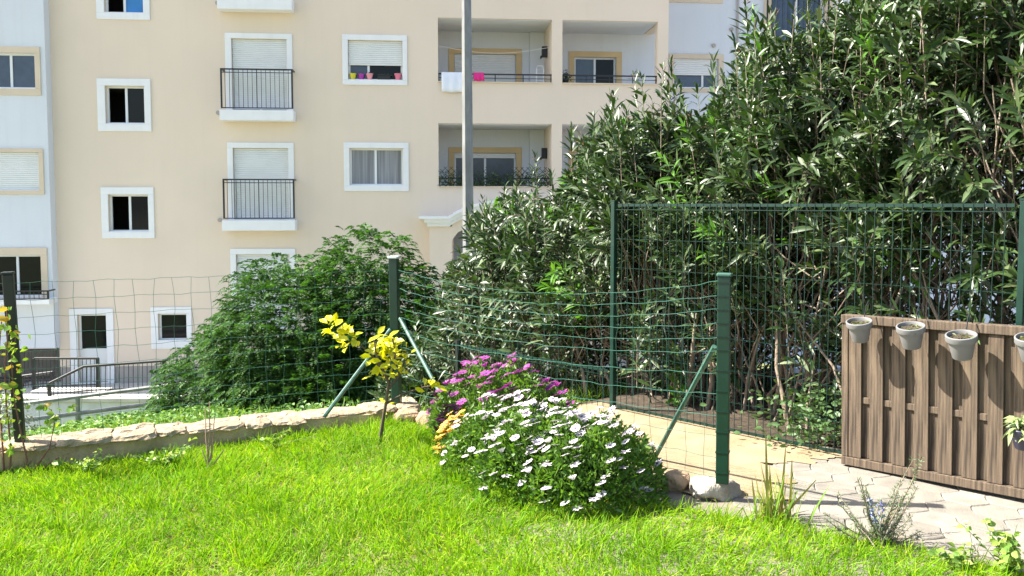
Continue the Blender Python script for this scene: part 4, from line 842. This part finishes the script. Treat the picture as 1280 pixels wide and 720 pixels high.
# lawn
def blades(xy, h0, h1, w0, w1, lean=.5, z0=0., zf=None):
    n = len(xy); O = np.concatenate([xy, np.zeros((n, 1)) + z0], 1)
    if zf is not None: O[:, 2] = zf
    D = nrm(np.stack([rng.normal(.1, lean, n), rng.normal(-.12, lean, n), np.ones(n)], -1)); L = rng.uniform(h0, h1, n); return leaves_np(O, D, rdir(n, -.2, .4), L, rng.uniform(w0, w1, n), rng.uniform(.1, .75, n), BLADE)
def inpoly(P, poly):
    c = np.zeros(len(P), bool); n = len(poly)
    for i in range(n):
        x0, y0 = poly[i]; x1, y1 = poly[(i + 1) % n]; k = ((y0 > P[:, 1]) != (y1 > P[:, 1])) & (P[:, 0] < (x1 - x0) * (P[:, 1] - y0) / (y1 - y0 + 1e-12) + x0); c ^= k
    return c
rng = np.random.default_rng(51)
lp = [(WL.x, WL.y - .1), (PL.x + .02, PL.y - .13), (PC.x + .05, PC.y - .16), (-.25, 5.25), (.1, 4.6), (.95, 4.02), (LE.x - .05, LE.y), (2.75, 2.5), (2.75, 1.2), (-5.5, 1.2)]
P = np.stack([rng.uniform(-7, 3, 420000), 1.2 + (6 - 1.2) * rng.random(420000)], -1); P = P[inpoly(P, lp)]; P = P[(np.abs(P[:, 0]) < P[:, 1] * .72 + .5)]; P = P[(P[:, 1] > 2.6) | (rng.random(len(P)) < .4)]
nv_ = np.sin(P[:, 0] * 3.1 + 1) * np.sin(P[:, 1] * 4.3) + .6 * np.sin(P[:, 0] * 8.3 + P[:, 1] * 6.1) + .4 * np.sin(P[:, 0] * 17 - P[:, 1] * 13)
nt_ = 260; tc_ = np.stack([rng.uniform(-5, 2.3, nt_), rng.uniform(1.8, 5.9, nt_)], -1); TP = (tc_[:, None] + rng.normal(0, .028, (nt_, 55, 2))).reshape(-1, 2); kq = inpoly(TP, lp); TP = TP[kq]; tdir = ((TP - np.repeat(tc_, 55, 0)[kq]) / .028); n0 = len(P); P = np.concatenate([P, TP]); nv_ = np.concatenate([nv_, rng.uniform(.6, 2.2, len(TP))])
n = len(P); D = nrm(np.stack([rng.normal(.12, .5, n) + .25 * np.sin(P[:, 1] * 5 + P[:, 0] * 2), rng.normal(-.1, .5, n) + .25 * np.sin(P[:, 0] * 6), np.full(n, 1.)], -1)); L = rng.uniform(.04, .125, n) * (1 + .25 * nv_)
D[n0:, :2] = D[n0:, :2] * .35 + tdir * .22; V, T = leaves_np(np.concatenate([P, lawn_z(P[:, 0], P[:, 1])[:, None]], 1), D, rdir(n, -.2, .4), L, rng.uniform(.0024, .005, n), rng.uniform(.1, .8, n), BLADE)
M['grass'] = mat('lawn_grass', (.2, .4, .03), .6, transl=.42, spec=.22, col2=(1., .86, .75), scale=1.6, island=[(.1, .25, .004), (.25, .45, .006), (.17, .36, .005), (.38, .54, .008), (.12, .29, .005), (.48, .47, .06)], tcol=(1.15, 1.15, .6))
# the noise tint must multiply towards white, not green
for nd in M['grass'].node_tree.nodes:
    if nd.bl_idname == 'ShaderNodeMix' and nd.blend_type == 'MIX': nd.inputs[6].default_value = (1, 1, 1, 1); nd.inputs[7].default_value = (.62, .76, .5, 1)
for nd in M['stone'].node_tree.nodes:
    if nd.bl_idname == 'ShaderNodeMix' and nd.blend_type == 'MIX': nd.inputs[6].default_value = (1.05, 1.05, 1.05, 1); nd.inputs[7].default_value = (.75, .72, .66, 1)
for nd in M['wood'].node_tree.nodes:
    if nd.bl_idname == 'ShaderNodeMix' and nd.blend_type == 'MIX': pass
tag(link('lawn_grass', np_mesh('lawn_grass', V, T), M['grass']), 'long bright green lawn grass in the foreground', 'grass', None, 'stuff')
# rough grass on the bank
n = 60000; U = rng.uniform(-9, 2.5, n); Vv = .15 + rng.uniform(0, 1, n) ** 1.4 * 11; x = PC.x + wd.x * U + wn.x * Vv; y = PC.y + wd.y * U + wn.y * Vv; zf = np.array([bank_z(a, b) for a, b in zip(x, y)])
V, T = blades(np.stack([x, y], -1), .1, .22, .006, .012, .6, zf=zf); tag(link('bank_grass', np_mesh('bank_grass', V, T), mat('bank_grass_blade', (.15, .3, .03), .55, transl=.35, island=[(.1, .22, .02), (.16, .3, .03), (.22, .34, .04), (.3, .34, .08)], tcol=(1.2, 1.2, .6))), 'rough weedy grass on the bank below the garden wall', 'grass', None, 'stuff')
n = 26000; U = rng.uniform(-6, 2.5, n); Vv = rng.uniform(1.5, 6.5, n); k = np.sin(U * 2.1) * np.sin(Vv * 1.9 + U) > -.1; U = U[k]; Vv = Vv[k]; x = PC.x + wd.x * U + wn.x * Vv; y = PC.y + wd.y * U + wn.y * Vv; n = len(x); zf = np.array([bank_z(a, b) for a, b in zip(x, y)]) + rng.uniform(0, .14, n)
V, T = leaves_np(np.stack([x, y, zf], -1), rdir(n, -.2, .6), rdir(n, .2, 1), rng.uniform(.03, .07, n), rng.uniform(.02, .035, n), np.full(n, .2), LEAF4); tag(link('ground_cover', np_mesh('ground_cover', V, T), mat('ground_cover_leaf', (.08, .18, .03), .55, transl=.3, island=[(.05, .13, .02), (.1, .22, .03), (.14, .27, .04)])), 'low leafy ground cover on the bank around the pipe railing', 'ground cover', None, 'stuff')
# tall grass clump right of the post
def clump(name, loc, n, hh, wdt, spread, lean, m, label, cat, part='blades'):
    e = empty(name, loc, 0, label, cat); O = rng.normal(0, spread, (n, 3)) * [1, .6, 0]; D = nrm(np.stack([rng.normal(0, lean, n), rng.normal(0, lean, n), np.ones(n)], -1)); L = rng.uniform(hh[0], hh[1], n); V, T = leaves_np(O, D, rdir(n, -.1, .1), L, rng.uniform(wdt[0], wdt[1], n), rng.uniform(.0, .15, n), BLADE); link(part, np_mesh(part, V, T), m, e); return e
p = atz(968, 652, 0); e = clump('reed_clump', p, 80, (.1, .32), (.006, .012), .055, .22, mat('reed_blade', (.2, .3, .05), .55, transl=.3, island=[(.12, .26, .02), (.2, .32, .04), (.3, .2, .08), (.16, .3, .03), (.36, .32, .12)]), 'tall green and brown reed-like grass clump right of the green corner post', 'grass clump')
for (a, b, c_, d_) in ((960, 655, 957, 537), (975, 652, 982, 560), (987, 652, 990, 575), (970, 655, 1020, 600), (955, 655, 962, 595), (947, 655, 940, 600)):
    q0 = atz(a, b, 0) - p; q1 = atY(c_, d_, p.y) - p; v = MB(); d = (q1 - q0); s_ = Vector((d.z, 0, -d.x)).normalized() * .006; mid_ = q0.lerp(q1, .55); v.add([q0 - s_, q0 + s_, mid_ + s_, mid_ - s_, q1 + s_ * .3, q1 - s_ * .3], [(0, 1, 2, 3), (3, 2, 4, 5)]); v.build('long_blade', bpy.data.materials['reed_blade'], e)
# rosemary
def rosemary():
    global rng; rng = np.random.default_rng(61); p = atz(1100, 682, 0); e = empty('rosemary_bush', p, 0, 'small rosemary bush with blue flowers at the edge of the paving', 'shrub'); OO = []; DD = []; TW = []; FO = []
    tips = [(1050, 622), (1062, 640), (1074, 598), (1082, 612), (1100, 632), (1112, 640), (1128, 622), (1142, 600), (1146, 575), (1144, 630), (1135, 655), (1120, 612), (1092, 640), (1068, 655), (1150, 665), (1105, 650), (1032, 645), (1125, 642)]
    for (x, y) in tips:
        for q in range(2):
            tip = atY(x + rng.normal(0, 3), y + rng.normal(0, 4), p.y + rng.normal(0, .08)) - p; b = Vector((rng.normal(0, .03), rng.normal(0, .03), 0)); mid_ = (b + tip) / 2 + Vector((rng.normal(0, .01), 0, -.02)); pts = [b, b.lerp(mid_, .5) + Vector((0, 0, .005)), mid_, mid_.lerp(tip, .5) + Vector((rng.normal(0, .006), 0, 0)), tip]; TW.append([tuple(a) for a in pts]); L = tip.length
            n = int(L * 330)
            for k in range(n):
                u = rng.uniform(.15, 1); i = min(int(u * 4), 3); pt = pts[i].lerp(pts[i + 1], u * 4 - i); ax = (pts[i + 1] - pts[i]).normalized(); r = rdir(1)[0]; OO.append(tuple(pt)); DD.append(tuple(Vector(r) + ax * .7))
            if x in (1082, 1100, 1092):
                for k in range(5): FO.append(tuple(pts[3].lerp(tip, rng.uniform(-.8, 1))))
    O = np.array(OO); D = np.array(DD); n = len(O); L = rng.uniform(.014, .026, n); V, T = leaves_np(O, D, rdir(n), L, L * .16, np.zeros(n), LEAF4); link('foliage', np_mesh('foliage', V, T), mat('rosemary_leaf', (.09, .14, .06), .6, transl=.15, island=[(.07, .12, .05), (.14, .2, .09)]), e)
    V, T = tubes_np(np.array(TW), np.linspace(.004, .0015, 5)[None].repeat(len(TW), 0), 5); link('stems', np_mesh('stems', V, T), M['stem'], e)
    rp = mat('rosemary_petal', (.22, .24, .5), .6)
    for q in FO: n = 6; V, T = leaves_np(rng.normal(0, .003, (n, 3)), rdir(n), rdir(n), np.full(n, .014), np.full(n, .009), np.zeros(n), LEAF4); link('flower', np_mesh('flower', V, T), rp, e, q)
rosemary()
# leafy weeds bottom right
def weed(px_, py_, n, H, sp_, label, seed, lf=(.02, .045), m=None, name='leafy_weed', wr=.7, z=0.):
    global rng; rng = np.random.default_rng(seed); p = atz(px_, py_, z); e = empty(name, p, 0, label, 'weed'); ns = max(4, n // 12); tip = np.stack([rng.normal(0, sp_, ns), rng.normal(0, sp_, ns), rng.uniform(.4, 1, ns) * H], -1); K = 5; u = np.linspace(0, 1, K); P = tip[:, None] * np.stack([u ** 1.4, u ** 1.4, u], -1)[None] + rng.normal(0, .004, (ns, K, 3)); V, T = tubes_np(P, np.linspace(.0025, .001, K)[None].repeat(ns, 0), 4); link('stems', np_mesh('stems', V, T), M['fstem'], e)
    j = rng.integers(0, ns, n); uu = rng.uniform(.2, 1, n); O = tip[j] * np.stack([uu ** 1.4, uu ** 1.4, uu], -1); L = rng.uniform(lf[0], lf[1], n); V, T = leaves_np(O, rdir(n, -.2, .6), rdir(n, .3, 1), L, L * wr, np.full(n, .2)); link('foliage', np_mesh('foliage', V, T), m or mat('weed_leaf', (.13, .25, .04), .5, transl=.35, island=[(.1, .2, .03), (.2, .32, .06), (.3, .38, .08)]), e); return e
weed(1258, 722, 170, .2, .09, 'leafy yellow-green weed in the bottom right corner', 71); weed(1205, 715, 60, .12, .07, 'small sprawling weed left of the corner weed by the paving edge', 72); e = weed(1218, 712, 16, .17, .02, 'thin weed stalk with a single yellow flower by the paving', 73, (.01, .02)); v = MB(); v.lathe([(0, .004), (.008, .008), (.014, .003), (.006, -.004), (0, -.008)], 8); v.build('flower', mat('yellow_petal', (.85, .8, .25), .5), e, loc=(-.04, .0, .19))
for k, (a_, b_, n_, h_, lb_) in enumerate(((112, 590, 110, .12, 'low leafy weed against the stone wall nearest the black left post'), (205, 583, 130, .13, 'leafy weed against the stone wall left of the bare reddish twigs'), (345, 560, 90, .11, 'small weed at the stone wall right of the bare reddish twigs'))): weed(a_, b_, n_, h_, .09, lb_, 75 + k, (.015, .035))
# weeds at the fence foot left of the wooden screen
def fweed(px_, off_, n, H, sp_, label, seed):
    global rng; t = fence_pt(px_, off_); p = fp(t, off_, .02); rng = np.random.default_rng(seed); e = empty('leafy_weed', p, 0, label, 'weed'); O = np.stack([rng.normal(0, sp_, n), rng.normal(0, sp_ * .7, n), rng.beta(1.3, 1.5, n) * H], -1); L = rng.uniform(.03, .06, n); V, T = leaves_np(O, rdir(n, -.3, .8), rdir(n), L, L * .45, np.full(n, .3)); link('foliage', np_mesh('foliage', V, T), mat('soft_weed_leaf', (.07, .14, .04), .5, transl=.25, island=[(.05, .11, .03), (.1, .18, .06)]), e)
fweed(1030, .16, 700, .34, .17, 'bushy soft weed behind the mesh fence left of the wooden screen', 81)
# climbing shrub around the left post
def vine():
    global rng; rng = np.random.default_rng(91); p = atz(20, 600, 0); Y = p.y; e = empty('climbing_shrub', p, 0, 'scrawny climber with green and orange leaves around the black left post', 'climber'); g = lambda x, y, dy=0.: atY(x, y, 4.85 + dy) - p
    runs = [[(12, 600), (14, 560), (8, 510), (6, 460), (10, 420), (8, 385)], [(30, 600), (34, 575), (26, 540), (18, 500), (14, 450), (20, 420)], [(38, 600), (44, 585), (62, 560), (68, 530), (64, 512), (52, 508)], [(44, 598), (60, 580), (74, 572)], [(6, 600), (2, 540), (-4, 470), (2, 400)]]
    v = MB()
    for r in runs: v.tube([g(x, y, -.03) for x, y in r], [.006 - .0008 * i for i in range(len(r))], 5)
    v.build('stems', mat('red_brown_twig', (.16, .07, .05), .8), e)
    O = []
    for (x, y, sx, sy, n) in ((10, 400, 7, 12, 26), (14, 440, 8, 10, 18), (6, 470, 7, 15, 22), (14, 500, 8, 8, 16), (8, 520, 6, 8, 12), (22, 470, 5, 20, 8), (66, 525, 5, 5, 10), (50, 508, 8, 2, 5), (88, 510, 4, 2, 3), (30, 545, 4, 8, 5), (70, 578, 3, 3, 4), (10, 555, 8, 12, 18)):
        for _ in range(n): O.append(tuple(g(x + rng.normal(0, sx), y + rng.normal(0, sy), rng.normal(-.05, .04))))
    O = np.array(O); n = len(O); L = rng.uniform(.03, .06, n); V, T = leaves_np(O, rdir(n, -.5, .5), rdir(n, -.2, 1), L, L * .62, np.full(n, .2)); link('foliage', np_mesh('foliage', V, T), mat('climber_leaf', (.2, .3, .05), .5, transl=.35, island=[(.1, .2, .03), (.14, .27, .03), (.25, .34, .04), (.1, .2, .03), (.12, .24, .03), (.45, .24, .05)]), e)
vine()
def twigs(px_, py_, tips, label):
    p = atz(px_, py_, 0); e = empty('dry_twigs', p, 0, label, 'plant'); v = MB()
    for (x, y) in tips: q = atY(x, y, p.y) - p; v.tube([(random.uniform(-.01, .01), 0, 0), q * .5 + Vector((random.uniform(-.01, .01), 0, 0)), q], [.005, .004, .0025], 5)
    v.build('stems', mat('dry_reddish_twig', (.27, .16, .13), .8), e)
twigs(261, 585, [(262, 502), (257, 510), (268, 520), (264, 545), (252, 560), (280, 562)], 'bare reddish twigs standing against the wall on the left lawn')
# silvery shrub at the far left
rng = np.random.default_rng(95); c = atY(14, 510, 8.0); e = empty('silvery_shrub', (c.x - .2, 8.0, bank_z(c.x, 8)), 0, 'grey-green small-leaved shrub on the bank at the left edge', 'shrub'); n = 2600; d = rdir(n, -.3, 1); O = d * rng.uniform(.5, 1, n)[:, None] * [.42, .4, .42] + [0, 0, .28]; L = rng.uniform(.02, .04, n); V, T = leaves_np(O, rdir(n, -.2, 1), rdir(n), L, L * .4, np.zeros(n), LEAF4); link('foliage', np_mesh('foliage', V, T), mat('silvery_leaf', (.16, .19, .15), .6, transl=.15, island=[(.12, .15, .11), (.22, .25, .2)]), e)
print('built', len(bpy.data.objects), 'objects')
